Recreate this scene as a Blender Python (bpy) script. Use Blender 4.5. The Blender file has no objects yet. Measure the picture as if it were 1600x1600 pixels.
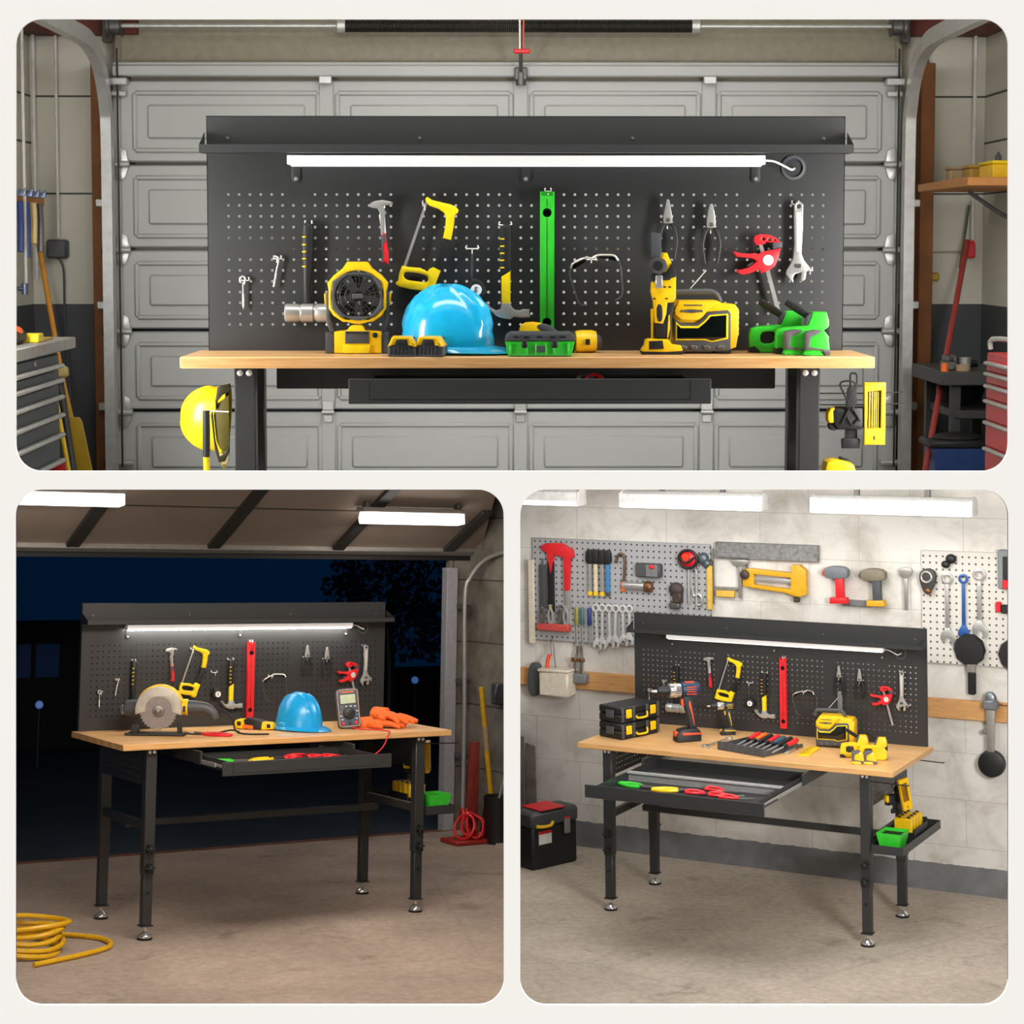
import bpy, bmesh, math, random
from mathutils import Matrix, Vector, Quaternion
random.seed(7)
PI = math.pi
SC = bpy.context.scene
COL = SC.collection
V = Vector

# ------------------------------------------------------------------ materials
MATS = {}
def srgb(h):
    c = [int(h[i:i+2], 16)/255 for i in (0, 2, 4)]
    return [x/12.92 if x <= .04045 else ((x+.055)/1.055)**2.4 for x in c] + [1]
def ramp(nt, fac, stops):
    r = nt.nodes.new('ShaderNodeValToRGB')
    while len(r.color_ramp.elements) < len(stops): r.color_ramp.elements.new(.5)
    for e, (p, c) in zip(r.color_ramp.elements, stops):
        e.position = p; e.color = srgb(c) if isinstance(c, str) else (c, c, c, 1)
    nt.links.new(fac, r.inputs[0]); return r.outputs[0]
def noise(nt, vec, scale, detail=4, rough=.55, dist=0):
    n = nt.nodes.new('ShaderNodeTexNoise'); n.inputs['Scale'].default_value = scale
    n.inputs['Detail'].default_value = detail; n.inputs['Roughness'].default_value = rough
    n.inputs['Distortion'].default_value = dist
    if vec: nt.links.new(vec, n.inputs['Vector'])
    return n.outputs['Fac']
def mix(nt, fac, a, b, mode='MIX'):
    m = nt.nodes.new('ShaderNodeMix'); m.data_type = 'RGBA'; m.blend_type = mode
    for i, s in ((0, fac), (6, a), (7, b)):
        if isinstance(s, str): m.inputs[i].default_value = srgb(s)
        elif isinstance(s, (int, float)): m.inputs[i].default_value = s
        else: nt.links.new(s, m.inputs[i])
    return m.outputs[2]
def mapping(nt, scale=(1, 1, 1), rot=(0, 0, 0), kind='Object'):
    t = nt.nodes.new('ShaderNodeTexCoord'); m = nt.nodes.new('ShaderNodeMapping')
    m.inputs['Scale'].default_value = scale; m.inputs['Rotation'].default_value = rot
    nt.links.new(t.outputs[kind], m.inputs[0]); return m.outputs[0]
def base(name, rough=.5, metal=0., coat=0., spec=.5):
    m = bpy.data.materials.new(name); m.use_nodes = True; nt = m.node_tree
    b = nt.nodes['Principled BSDF']; b.inputs['Roughness'].default_value = rough
    b.inputs['Metallic'].default_value = metal; b.inputs['Coat Weight'].default_value = coat
    b.inputs['Specular IOR Level'].default_value = spec
    MATS[name] = m; return m, nt, b
def bump(nt, b, h, strength=.3, dist=.002):
    n = nt.nodes.new('ShaderNodeBump'); n.inputs['Strength'].default_value = strength
    n.inputs['Distance'].default_value = dist
    nt.links.new(h, n.inputs['Height']); nt.links.new(n.outputs[0], b.inputs['Normal'])
def M(name, col=None, rough=.45, metal=0., amt=.10, scale=30, coat=0., spec=.5):
    """plain painted / moulded / metal stock with a slight procedural mottling"""
    if name in MATS: return MATS[name]
    m, nt, b = base(name, rough, metal, coat, spec)
    f = noise(nt, mapping(nt), scale)
    c = srgb(col); d = [max(0, x*(1-amt)) for x in c[:3]]+[1]; u = [min(1, x*(1+amt)) for x in c[:3]]+[1]
    r = nt.nodes.new('ShaderNodeValToRGB'); r.color_ramp.elements[0].position = .3; r.color_ramp.elements[1].position = .7
    r.color_ramp.elements[0].color = d; r.color_ramp.elements[1].color = u
    nt.links.new(f, r.inputs[0]); nt.links.new(r.outputs[0], b.inputs['Base Color'])
    return m
def glow(name, col, strength):
    m, nt, b = base(name, .4)
    f = noise(nt, mapping(nt), 3)
    b.inputs['Base Color'].default_value = srgb('F4F4F2' if strength > .3 else '20262E')
    nt.links.new(mix(nt, f, col, col), b.inputs['Emission Color'])
    b.inputs['Emission Strength'].default_value = strength
    return m

# ------------------------------------------------------------------ mesh kit
class MB:
    """collects vertices and faces for ONE mesh"""
    def __init__(s): s.v = []; s.f = []
    def add(s, vs, fs):
        n = len(s.v); s.v += [tuple(v) for v in vs]; s.f += [tuple(i+n for i in f) for f in fs]; return s
    def box(s, c, d, bev=0., rot=None):
        hx, hy, hz = d[0]/2, d[1]/2, d[2]/2; b = min(bev, hx*.95, hy*.95, hz*.95)
        R = rot if rot is not None else Matrix.Identity(3); c = V(c); vs = []; fs = []
        if b <= 0:
            for z in (-hz, hz):
                for y in (-hy, hy):
                    for x in (-hx, hx): vs.append(c + R @ V((x, y, z)))
            fs = [(0, 2, 3, 1), (4, 5, 7, 6), (0, 1, 5, 4), (2, 6, 7, 3), (0, 4, 6, 2), (1, 3, 7, 5)]
        else:
            idx = {}
            for sx in (-1, 1):
                for sy in (-1, 1):
                    for sz in (-1, 1):
                        for a in range(3):
                            p = [sx*(hx-b), sy*(hy-b), sz*(hz-b)]; p[a] = (sx*hx, sy*hy, sz*hz)[a]
                            idx[(sx, sy, sz, a)] = len(vs); vs.append(c + R @ V(p))
            q = ((-1, -1), (1, -1), (1, 1), (-1, 1))
            for a in range(3):
                for sg in (-1, 1):
                    k = [o for o in range(3) if o != a]; f = []
                    for (p, r) in q:
                        t = [0, 0, 0]; t[a] = sg; t[k[0]] = p; t[k[1]] = r; f.append(idx[(*t, a)])
                    flip = (sg < 0) ^ (a == 1)
                    fs.append(tuple(reversed(f)) if flip else tuple(f))
            for a in range(3):
                k = [o for o in range(3) if o != a]
                for p in (-1, 1):
                    for r in (-1, 1):
                        e = []
                        for t1 in (-1, 1):
                            t = [0, 0, 0]; t[k[0]] = p; t[k[1]] = r; t[a] = t1; e.append(t)
                        fs.append((idx[(*e[0], k[0])], idx[(*e[1], k[0])], idx[(*e[1], k[1])], idx[(*e[0], k[1])]))
            for sx in (-1, 1):
                for sy in (-1, 1):
                    for sz in (-1, 1): fs.append(tuple(idx[(sx, sy, sz, a)] for a in range(3)))
        return s.add(vs, fs)
    def ring_skin(s, rings, caps=True, closed=False):
        n = len(rings[0]); vs = [p for r in rings for p in r]; fs = []; m = len(rings)
        for i in range(m if closed else m-1):
            j = (i+1) % m
            for k in range(n): fs.append((i*n+k, i*n+(k+1) % n, j*n+(k+1) % n, j*n+k))
        if caps and not closed: fs += [tuple(reversed(range(n))), tuple(range((m-1)*n, m*n))]
        return s.add(vs, fs)
    def cyl(s, p0, p1, r0, r1=None, n=14, caps=True):
        return s.lathe([(r0, 0), (r0 if r1 is None else r1, (V(p1)-V(p0)).length)], p0, V(p1)-V(p0), n, caps)
    def lathe(s, prof, o=(0, 0, 0), axis=(0, 0, 1), n=24, caps=True, sx=1., sy=1., arc=None):
        a = V(axis).normalized(); q = V((0, 0, 1)).rotation_difference(a); o = V(o)
        rings = [[o + q @ V((max(r, 1e-5)*math.cos(2*PI*k/n)*sx, max(r, 1e-5)*math.sin(2*PI*k/n)*sy, z)) for k in range(n)] for r, z in prof]
        return s.ring_skin(rings, caps)
    def tube(s, pts, r, n=8, closed=False, sub=0, flat=1.):
        P = [V(p) for p in pts]
        if sub: P = crom(P, sub, closed)
        m = len(P); T = []
        for i in range(m):
            a = P[(i-1) % m] if (closed or i) else P[i]; b = P[(i+1) % m] if (closed or i < m-1) else P[i]
            t = (b-a); T.append(t.normalized() if t.length > 1e-9 else V((0, 0, 1)))
        u = T[0].orthogonal().normalized(); rings = []
        for i in range(m):
            if i: u = T[i-1].rotation_difference(T[i]) @ u
            w = T[i].cross(u); rr = r(i/(m-1)) if callable(r) else r
            rings.append([P[i] + (u*math.cos(2*PI*k/n) + w*math.sin(2*PI*k/n)*flat)*rr for k in range(n)])
        return s.ring_skin(rings, not closed, closed)
    def ell(s, c, r, n=14, m=9):
        c = V(c); rings = []
        for i in range(m):
            t = PI*(i+.02*(i == 0)-.02*(i == m-1))/(m-1)
            rings.append([c + V((r[0]*math.sin(t)*math.cos(2*PI*k/n), r[1]*math.sin(t)*math.sin(2*PI*k/n), -r[2]*math.cos(t))) for k in range(n)])
        return s.ring_skin(rings)
    def prism(s, out, y0, y1, bev=0., holes=(), rnd=0, axis='y', mtx=None):
        """flat outline in (x,z) pulled from depth y0 to y1, edges rounded by bev; holes are cut through"""
        cu = bpy.data.curves.new('t', 'CURVE'); cu.dimensions = '2D'; cu.fill_mode = 'BOTH'
        for k, o in enumerate([out]+list(holes)):
            if rnd: o = chaikin(o, rnd)
            sp = cu.splines.new('POLY'); sp.points.add(len(o)-1); sp.use_cyclic_u = True
            for p, q in zip(sp.points, o): p.co = (q[0], q[1], 0, 1)
        h = abs(y1-y0)/2; b = min(bev, h*.98); cu.extrude = h-b; cu.bevel_depth = b; cu.bevel_resolution = 1; cu.offset = -b
        ob = bpy.data.objects.new('t', cu); me = ob.to_mesh(); yc = (y0+y1)/2
        if axis == 'y': vs = [V((v.co.x, yc-v.co.z, v.co.y)) for v in me.vertices]
        elif axis == 'z': vs = [V((v.co.x, v.co.y, yc+v.co.z)) for v in me.vertices]
        else: vs = [V((yc+v.co.z, v.co.x, v.co.y)) for v in me.vertices]
        if mtx is not None: vs = [mtx @ v for v in vs]
        s.add(vs, [tuple(p.vertices) for p in me.polygons]); ob.to_mesh_clear()
        bpy.data.objects.remove(ob); bpy.data.curves.remove(cu); return s
    def text(s, t, size, o, depth=.0006, mtx=None, align='CENTER'):
        cu = bpy.data.curves.new('t', 'FONT'); cu.body = t; cu.size = size; cu.extrude = depth; cu.align_x = align; cu.align_y = 'CENTER'
        ob = bpy.data.objects.new('t', cu); me = ob.to_mesh(); R = mtx or Matrix.Rotation(PI/2, 3, 'X')
        s.add([V(o)+R @ v.co for v in me.vertices], [tuple(p.vertices) for p in me.polygons]); ob.to_mesh_clear()
        bpy.data.objects.remove(ob); bpy.data.curves.remove(cu); return s
    def xf(s, m):
        s.v = [tuple(m @ V(v)) for v in s.v]; return s
    def mesh(s, name, mat, ang=38):
        me = bpy.data.meshes.new(name); me.from_pydata(s.v, [], s.f)
        bm = bmesh.new(); bm.from_mesh(me); bmesh.ops.remove_doubles(bm, verts=bm.verts, dist=1e-6)
        bmesh.ops.recalc_face_normals(bm, faces=bm.faces); bm.to_mesh(me); bm.free()
        me.materials.append(mat)
        if ang:
            me.shade_smooth(); me.set_sharp_from_angle(angle=math.radians(ang))
        return me
def crom(P, sub, closed=False):
    out = []; m = len(P)
    for i in range(m if closed else m-1):
        g = (lambda k: P[k % m]) if closed else (lambda k: P[max(0, min(m-1, k))])
        a, b, c, d = g(i-1), g(i), g(i+1), g(i+2)
        for k in range(sub):
            t = k/sub
            out.append(.5*((2*b)+(c-a)*t+(2*a-5*b+4*c-d)*t*t+(3*b-a-3*c+d)*t**3))
    if not closed: out.append(P[-1])
    return out
def chaikin(o, k):
    for _ in range(k):
        n = len(o); q = []
        for i in range(n):
            a, b = o[i], o[(i+1) % n]
            q += [(.75*a[0]+.25*b[0], .75*a[1]+.25*b[1]), (.25*a[0]+.75*b[0], .25*a[1]+.75*b[1])]
        o = q
    return o
def circ(cx, cz, r, n=24, ry=None): return [(cx+r*math.cos(2*PI*k/n), cz+(ry or r)*math.sin(2*PI*k/n)) for k in range(n)]
def rrect(x0, z0, x1, z1, r, n=5):
    o = []
    for cx, cz, a in ((x1-r, z1-r, 0), (x0+r, z1-r, 1), (x0+r, z0+r, 2), (x1-r, z0+r, 3)):
        for k in range(n+1): t = (a+k/n)*PI/2; o.append((cx+r*math.cos(t), cz+r*math.sin(t)))
    return o
def fuse(mb, vox, smooth=6):
    """one continuous skin over overlapping lumps"""
    me = bpy.data.meshes.new('t'); me.from_pydata(mb.v, [], mb.f); ob = bpy.data.objects.new('t', me); COL.objects.link(ob)
    r = ob.modifiers.new('r', 'REMESH'); r.mode = 'VOXEL'; r.voxel_size = vox
    s = ob.modifiers.new('s', 'SMOOTH'); s.iterations = smooth; s.factor = .5
    ev = ob.evaluated_get(bpy.context.evaluated_depsgraph_get()); m2 = ev.to_mesh()
    o = MB().add([v.co.copy() for v in m2.vertices], [tuple(p.vertices) for p in m2.polygons]); ev.to_mesh_clear()
    bpy.data.objects.remove(ob); bpy.data.meshes.remove(me); return o

# ------------------------------------------------------------------ objects
ROOM = Matrix.Identity(4)            # the frame of the room being furnished
def rotz(a): return Matrix.Rotation(math.radians(a), 4, 'Z')
def rotx(a): return Matrix.Rotation(math.radians(a), 4, 'X')
def roty(a): return Matrix.Rotation(math.radians(a), 4, 'Y')
def tl(*p): return Matrix.Translation(V(p))
def tag(o, label, cat, group=None, kind=None):
    if label: o['label'] = label
    if cat: o['category'] = cat
    if group: o['group'] = group
    if kind: o['kind'] = kind
    return o
def thing(name, label, cat, loc=(0, 0, 0), rot=None, group=None):
    o = bpy.data.objects.new(name, None); COL.objects.link(o); o.empty_display_size = .05
    o.matrix_world = ROOM @ tl(*loc) @ (rot or Matrix.Identity(4)); return tag(o, label, cat, group)
def part(name, mb, mat, parent, label=None, ang=38):
    o = bpy.data.objects.new(name, mb if isinstance(mb, bpy.types.Mesh) else mb.mesh(name, mat, ang)); COL.objects.link(o); o.parent = parent
    if label: o['label'] = label
    return o
def solo(name, label, cat, mb, mat, loc=(0, 0, 0), rot=None, group=None, ang=38):
    o = bpy.data.objects.new(name, mb.mesh(name, mat, ang)); COL.objects.link(o)
    o.matrix_world = ROOM @ tl(*loc) @ (rot or Matrix.Identity(4)); return tag(o, label, cat, group)
def struct(name, mb, mat, parent=None, label=None, ang=38):
    o = bpy.data.objects.new(name, mb.mesh(name, mat, ang)); COL.objects.link(o)
    if parent: o.parent = parent
    else: o.matrix_world = ROOM.copy(); o['kind'] = 'structure'
    if label: o['label'] = label
    return o
def dup(root, mtx, label, group=None):
    def cp(o, par):
        c = o.copy(); COL.objects.link(c)
        if par: c.parent = par
        for ch in [x for x in KIDS.get(o.name, [])]: cp(ch, c)
        return c
    KIDS.clear()
    for x in bpy.data.objects:
        if x.parent: KIDS.setdefault(x.parent.name, []).append(x)
    r = cp(root, None); r.matrix_world = mtx; r['label'] = label
    if group: r['group'] = group
    return r
KIDS = {}
def light(kind, name, loc, energy, color=(1, 1, 1), size=1, size_y=None, target=None, spread=None):
    d = bpy.data.lights.new(name, kind); d.energy = energy; d.color = color
    if kind == 'AREA':
        d.shape = 'RECTANGLE'; d.size = size; d.size_y = size_y or size
        if spread: d.spread = math.radians(spread)
    elif kind == 'SUN': d.angle = math.radians(size)
    elif kind == 'POINT': d.shadow_soft_size = size
    o = bpy.data.objects.new(name, d); COL.objects.link(o)
    p = ROOM @ V(loc); t = ROOM @ V(target) if target else p+V((0, 0, -1))
    o.matrix_world = tl(*p) @ (t-p).to_track_quat('-Z', 'Y').to_matrix().to_4x4(); return o
# ------------------------------------------------------------------ stock
BLK = M('black_powder_coat', '2E2F30', .42, amt=.06, scale=200)
BLK2 = M('black_plastic', '17181A', .5)
GRYP = M('charcoal_plastic', '47494D', .5)
YEL = M('yellow_plastic', 'F2C312', .38)
YELB = M('bright_yellow_enamel', 'EFD21A', .3)
RED = M('red_plastic', 'D8232B', .38)
GRN = M('green_plastic', '35C231', .36)
ORG = M('orange_plastic', 'EE6A1C', .45)
BLU = M('blue_gloss_shell', '1EB4EA', .18, coat=.5)
STEEL = M('brushed_steel', 'BDBCB9', .3, .6, amt=.06)
CHR = M('chrome', 'DEDEDC', .14, .8, amt=.03)
DSTEEL = M('dull_dark_steel', '6B6A68', .42, .7)
WHT = M('white_plastic', 'EDEDEA', .4)
RUB = M('black_rubber', '101112', .7)
ZINC = M('zinc_plate', 'E2DFDA', .3, .4)

def butcher_block():
    m, nt, b = base('beech_butcher_block', .38)
    br = nt.nodes.new('ShaderNodeTexBrick'); nt.links.new(mapping(nt), br.inputs['Vector'])
    br.offset = .37; br.inputs['Scale'].default_value = 1.; br.inputs['Brick Width'].default_value = .42; br.inputs['Row Height'].default_value = .052
    br.inputs['Mortar Size'].default_value = .0004; br.inputs['Color1'].default_value = srgb('D9A468'); br.inputs['Color2'].default_value = srgb('E8BD86')
    br.inputs['Mortar'].default_value = srgb('C08A50')
    g = noise(nt, mapping(nt, (2.2, 26, 40)), 3, 6, .6, .6)
    c = mix(nt, .55, br.outputs['Color'], ramp(nt, g, [(.25, 'B98A52'), (.5, 'DDAE74'), (.75, 'EBC592')]), 'MIX')
    nt.links.new(c, b.inputs['Base Color']); bump(nt, b, g, .06); return m
WOOD = butcher_block()
def lumber(name, a, bcol, rough=.65):
    m, nt, b = base(name, rough); g = noise(nt, mapping(nt, (3, 30, 30)), 2.5, 6, .65, 1.2)
    k = noise(nt, mapping(nt, (5, 14, 14)), 1.3, 2)
    c = mix(nt, ramp(nt, k, [(.66, 0.), (.74, 1.)]), ramp(nt, g, [(.3, a), (.7, bcol)]), '6E4322')
    nt.links.new(c, b.inputs['Base Color']); bump(nt, b, g, .15); return m
PINE = lumber('pine_board', 'BE8A52', 'D6A46A')
STUD = M('red_brown_stud', '75461C', .7, amt=.25, scale=8)

# ------------------------------------------------------------------ the pegboard workbench (73 in. wide, same model in each room)
W = 1.83; H = .94; TT = .03; BW = 1.77; BH = .65; BX = .03       # width, height, top thickness, board width/height/inset
def pegboard_mesh():
    mb = MB(); p = .03005; n = 56; x0 = (BW-p*55)/2; z0 = .073; r = .0040; t = .0016
    miss = lambda i, j: i in (16, 17, 38, 39) or (j == 12 and i in (6, 7, 27, 28, 48, 49))
    def hole(cx, cz):
        sq = []; hp = []
        for k in range(8):
            a = PI/8+k*PI/4; hp.append((cx+r*math.cos(a), cz+r*math.sin(a)))
            m_ = max(abs(math.cos(a)), abs(math.sin(a))); sq.append((cx+p/2*math.cos(a)/m_, cz+p/2*math.sin(a)/m_))
        vs = [(x, 0, z) for x, z in hp]+[(x, 0, z) for x, z in sq]+[(x, t, z) for x, z in hp]+[(x, t, z) for x, z in sq]; fs = []
        for k in range(8):
            j = (k+1) % 8; fs += [(k, j, 8+j, 8+k), (16+k, 24+k, 24+j, 16+j), (k, 16+k, 16+j, j)]
        # square corners
        for ck in range(4):
            a = PI/4+ck*PI/2; cxn, czn = cx+math.copysign(p/2, math.cos(a)), cz+math.copysign(p/2, math.sin(a))
            i0 = len(vs); vs += [(cxn, 0, czn), (cxn, t, czn)]; k = (ck*2); j = (k+1) % 8
            fs += [(8+k, 8+j, i0), (24+k, i0+1, 24+j)]
        mb.add(vs, fs)
    def slab(xa, xb, za, zb):
        for y in (0, t): mb.add([(xa, y, za), (xb, y, za), (xb, y, zb), (xa, y, zb)], [(0, 1, 2, 3)])
    for j in range(13):
        for i in range(n):
            cx, cz = x0+i*p, z0+j*p
            if miss(i, j): slab(cx-p/2, cx+p/2, cz-p/2, cz+p/2)
            else: hole(cx, cz)
    xa, xb, za, zb = x0-p/2, x0+55.5*p, z0-p/2, z0+12.5*p
    slab(0, xa, 0, BH); slab(xb, BW, 0, BH); slab(xa, xb, 0, za); slab(xa, xb, zb, BH)
    # folded edges at the back
    for x in (0, BW): mb.box((x+(.001 if x == 0 else -.001), .012, BH/2), (.002, .024, BH))
    mb.box((BW/2, .012, BH-.001), (BW, .024, .002))
    return mb
PEGMESH = pegboard_mesh().mesh('pegboard', BLK, 0)
def side_panel_mb(D):
    mb = MB(); ya, yb = .09, D-.09; za, zb = .735, .91
    ny = max(2, int((yb-ya-.04)/.033)); p = (yb-ya)/(ny+1); r = .005
    def quad(a, b, c, d):
        for x in (0, .0016): mb.add([(x, a, c), (x, b, c), (x, b, d), (x, a, d)], [(0, 1, 2, 3)])
    zs = [za+.028+k*.03 for k in range(5)]
    quad(ya, yb, za, zs[0]-.015); quad(ya, yb, zs[-1]+.015, zb)
    for z in zs:
        quad(ya, ya+p/2, z-.015, z+.015); quad(yb-p/2, yb, z-.015, z+.015)
        for i in range(ny):
            y = ya+p*(i+1); h = [(y+r*math.cos(PI/8+k*PI/4), z+r*math.sin(PI/8+k*PI/4)) for k in range(8)]
            q = [(y+p/2, z+.006), (y+.006, z+.015), (y-.006, z+.015), (y-p/2, z+.006), (y-p/2, z-.006), (y-.006, z-.015), (y+.006, z-.015), (y+p/2, z-.006)]
            c = [(y+p/2, z+.015), (y-p/2, z+.015), (y-p/2, z-.015), (y+p/2, z-.015)]
            for x in (0, .0016):
                vs = [(x, *a) for a in h+q+c]
                fs = [(k, (k+1) % 8, 8+(k+1) % 8, 8+k) for k in range(8)]+[(8, 16, 9), (10, 17, 11), (12, 18, 13), (14, 19, 15)]
                mb.add(vs, fs)
    return mb
def foot_mb(x, y):
    return MB().lathe([(.008, .062), (.008, .04), (.012, .036), (.03, .022), (.034, .014), (.034, .01)], (x, y, 0), n=20)
def star_knob(mb, x, y, z, s=-1):
    o = [((.019+.006*math.cos(6*a))*math.cos(a), (.019+.006*math.cos(6*a))*math.sin(a)) for a in [2*PI*k/48 for k in range(48)]]
    mb.prism([(x+a, z+b) for a, b in o], y, y+s*.024, .004); mb.lathe([(.009, 0), (.009, .006), (.004, .009)], (x, y+s*.023, z), (0, s, 0), 12)
def workbench(label, D, floor=lambda y: 0., dx=(.42, 1.36), dopen=.0, tray=None, cut=False):
    t = thing('workbench', label, 'workbench', (0, 0, 0), None)
    part('tabletop', MB().box((W/2, D/2, H-TT/2), (W, D, TT), .0025), WOOD, t)
    for lx in (.165, W-.165):
        for ly in (.065, D-.065):
            f = floor(ly); front = ly < D/2
            zb = max(.31, f)
            leg = part('leg', MB().box((lx, ly, (zb+H-TT)/2), (.055, .05, H-TT-zb), .003), BLK, t)
            if not cut:
                part('inner_tube', MB().box((lx, ly, (.07+.34)/2), (.048, .043, .27), .003).box((lx, ly, .066), (.064, .058, .006), .002), BLK, leg)
                if front: part('leg_hole', MB().cyl((lx, ly-.0214, .223), (lx, ly-.0222, .223), .0095, n=18), RUB, leg)
                part('foot', foot_mb(lx, ly), CHR, leg, 'chrome levelling foot'); part('foot_pad', MB().lathe([(.036, 0), (.037, .009), (.033, .0115)], (lx, ly, 0), n=20), RUB, leg)
                for kz in (.433, .343):
                    if front:
                        kn = MB(); star_knob(kn, lx, .038, kz); part('height_knob', kn, BLK2, leg)
                    else:
                        kn = MB(); star_knob(kn, lx, D-.038, kz, 1); part('height_knob', kn, BLK2, leg)
            if front:
                for q in (-.012, .012): part('bolt', MB().lathe([(.0085, 0), (.008, .003), (.004, .0055), (.001, .006)], (lx+q, .04, .895), (0, -1, 0), 14), ZINC, leg, 'pale round bolt head')
        sp = side_panel_mb(D); sp.v = [(x+lx+(-.03 if lx < 1 else .028), y, z) for x, y, z in sp.v]
        part('perforated_side_panel', sp, BLK, t)
        if not cut: part('side_rail', MB().box((lx, D/2, .536), (.03, D-.16, .04), .002), BLK, t)
    part('apron', MB().box((W/2, D-.03, .872), (1.39, .012, .075), .002), BLK, t)
    if not cut: part('stretcher', MB().box((W/2, D*.62, .5), (1.44, .03, .034), .002).cyl((.19, D*.62, .5), (.2, D*.62, .5), .01), BLK, t)
    # drawer under the top, on steel runners
    xa, xb = dx; L = (dopen+.06 if dopen > .6 else .46) if D > .5 else .22; y0 = -dopen
    dr = part('drawer', MB().box(((xa+xb)/2, y0+.004, .852), (xb-xa, .008, .066), .0015)
         .box((xa+.055, y0+L/2, .855), (.003, L, .05)).box((xb-.055, y0+L/2, .855), (.003, L, .05))
         .box(((xa+xb)/2, y0+L, .855), (xb-xa-.11, .003, .05)).box(((xa+xb)/2, y0+L/2, .8305), (xb-xa-.11, L, .003)), BLK, t)
    for s, xr in ((-1, xa+.045), (1, xb-.045)):
        part('runner', MB().box((xr, y0+L*.5, .852), (.008, L*.96, .012), .001).box((xr+s*.006, y0+L*.5+dopen*.5, .852), (.005, L*.9+dopen*.3, .02), .001), STEEL, dr, 'bare steel drawer runner')
    if dopen > .6: part('divider', MB().box(((xa+xb)/2, y0+.40, .878), (xb-xa-.112, .03, .012), .002).box(((xa+xb)/2, y0+.41, .85), (xb-xa-.112, .003, .045)), M('pale_grey_edge', '9A9B9C', .4), dr, 'pale grey edge')
    if dopen > .3:
        for xr in (xa+.035, xb-.035): part('drawer_hanger', MB().box((xr, .16, .872), (.012, .5, .06), .001), BLK, t)
    # board, shelf and shelf screws
    yb = D-.02
    pb = part('pegboard', PEGMESH, None, t); pb.location = (BX, yb, H)
    sh = MB(); z1 = H+.545
    sh.add([(0, yb-.098, z1+.022), (BW+.012, yb-.098, z1+.022), (BW+.012, yb-.098, z1), (0, yb-.098, z1), (0, yb-.002, z1), (BW+.012, yb-.002, z1),
            (0, yb-.0965, z1+.022), (BW+.012, yb-.0965, z1+.022), (BW+.012, yb-.0965, z1+.0015), (0, yb-.0965, z1+.0015), (0, yb-.002, z1+.0015), (BW+.012, yb-.002, z1+.0015)],
           [(0, 1, 2, 3), (3, 2, 5, 4), (6, 9, 8, 7), (9, 10, 11, 8), (0, 6, 7, 1)])
    for x in (0., BW+.0105): sh.prism([(yb-.098, z1), (yb-.002, z1), (yb-.002, z1+.06), (yb-.098, z1+.022)], x, x+.0015, axis='x')
    sh.xf(tl(BX-.006, 0, 0)); part('top_shelf', sh, BLK, t)
    for x in (.058, .59, 1.18, 1.71): part('shelf_screw', MB().lathe([(.0055, 0), (.005, .002), (.001, .003)], (BX+x, yb, H+.588), (0, -1, 0), 12), DSTEEL, t)
    if tray:
        xA, xB, yA, yB, z = tray; w = .002; h = .045
        mb = MB().box(((xA+xB)/2, (yA+yB)/2, z), (xB-xA, yB-yA, w)).box(((xA+xB)/2, yA, z+h/2), (xB-xA, w, h)).box(((xA+xB)/2, yB, z+h/2), (xB-xA, w, h))
        mb.box((xA, (yA+yB)/2, z+h/2), (w, yB-yA, h)).box((xB, (yA+yB)/2, z+h/2), (w, yB-yA, h))
        part('side_tray', mb, BLK, t)
        for y in (yA+.02, yB-.02): part('hook_rod', MB().tube([(W-.14, y, .87), (xB+.03, y, .865), (xB+.03, y, .872)], .003), BLK2, t)
    return t
EMF = glow('led_bar_front', 'FFFFFF', .32)
def led_bar(label, D, emit):
    yb = D-.022
    t = thing('led_light_bar', label, 'light', (BX, yb, H))
    x0, x1 = .227, 1.543
    part('housing', MB().box(((x0+x1)/2, -.03, .5275), (x1-x0, .03, .026), .002), M('led_housing_white', 'F4F4F2', .35), t); part('front_lens', MB().box(((x0+x1)/2, -.0455, .5275), (x1-x0-.004, .003, .023), .001), EMF, t)
    part('diffuser', MB().box(((x0+x1)/2, -.03, .5125), (x1-x0-.02, .02, .005), .001), emit, t)
    for x in (.247, .884, 1.522):
        b = part('bracket', MB().prism(rrect(x-.012, .466, x+.012, .525, .011), -.0025, 0, .0005), BLK, t)
        part('bracket_screw', MB().lathe([(.006, 0), (.004, .003), (.001, .0035)], (x, -.0025, .477), (0, -1, 0), 10), STEEL, b, 'bright screw')
    part('cable', MB().tube([(x1-.002, -.025, .527), (1.57, -.028, .524), (1.6, -.028, .51), (1.617, -.025, .502), (1.627, -.012, .505), (1.63, .004, .507)], .003, sub=5), WHT, t)
    part('cable_grommet', MB().lathe([(.034, 0), (.034, .002), (.026, .003), (.025, .001)], (1.627, -.0005, .508), (0, -1, 0), 28, False), GRYP, t)
    return t

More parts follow.
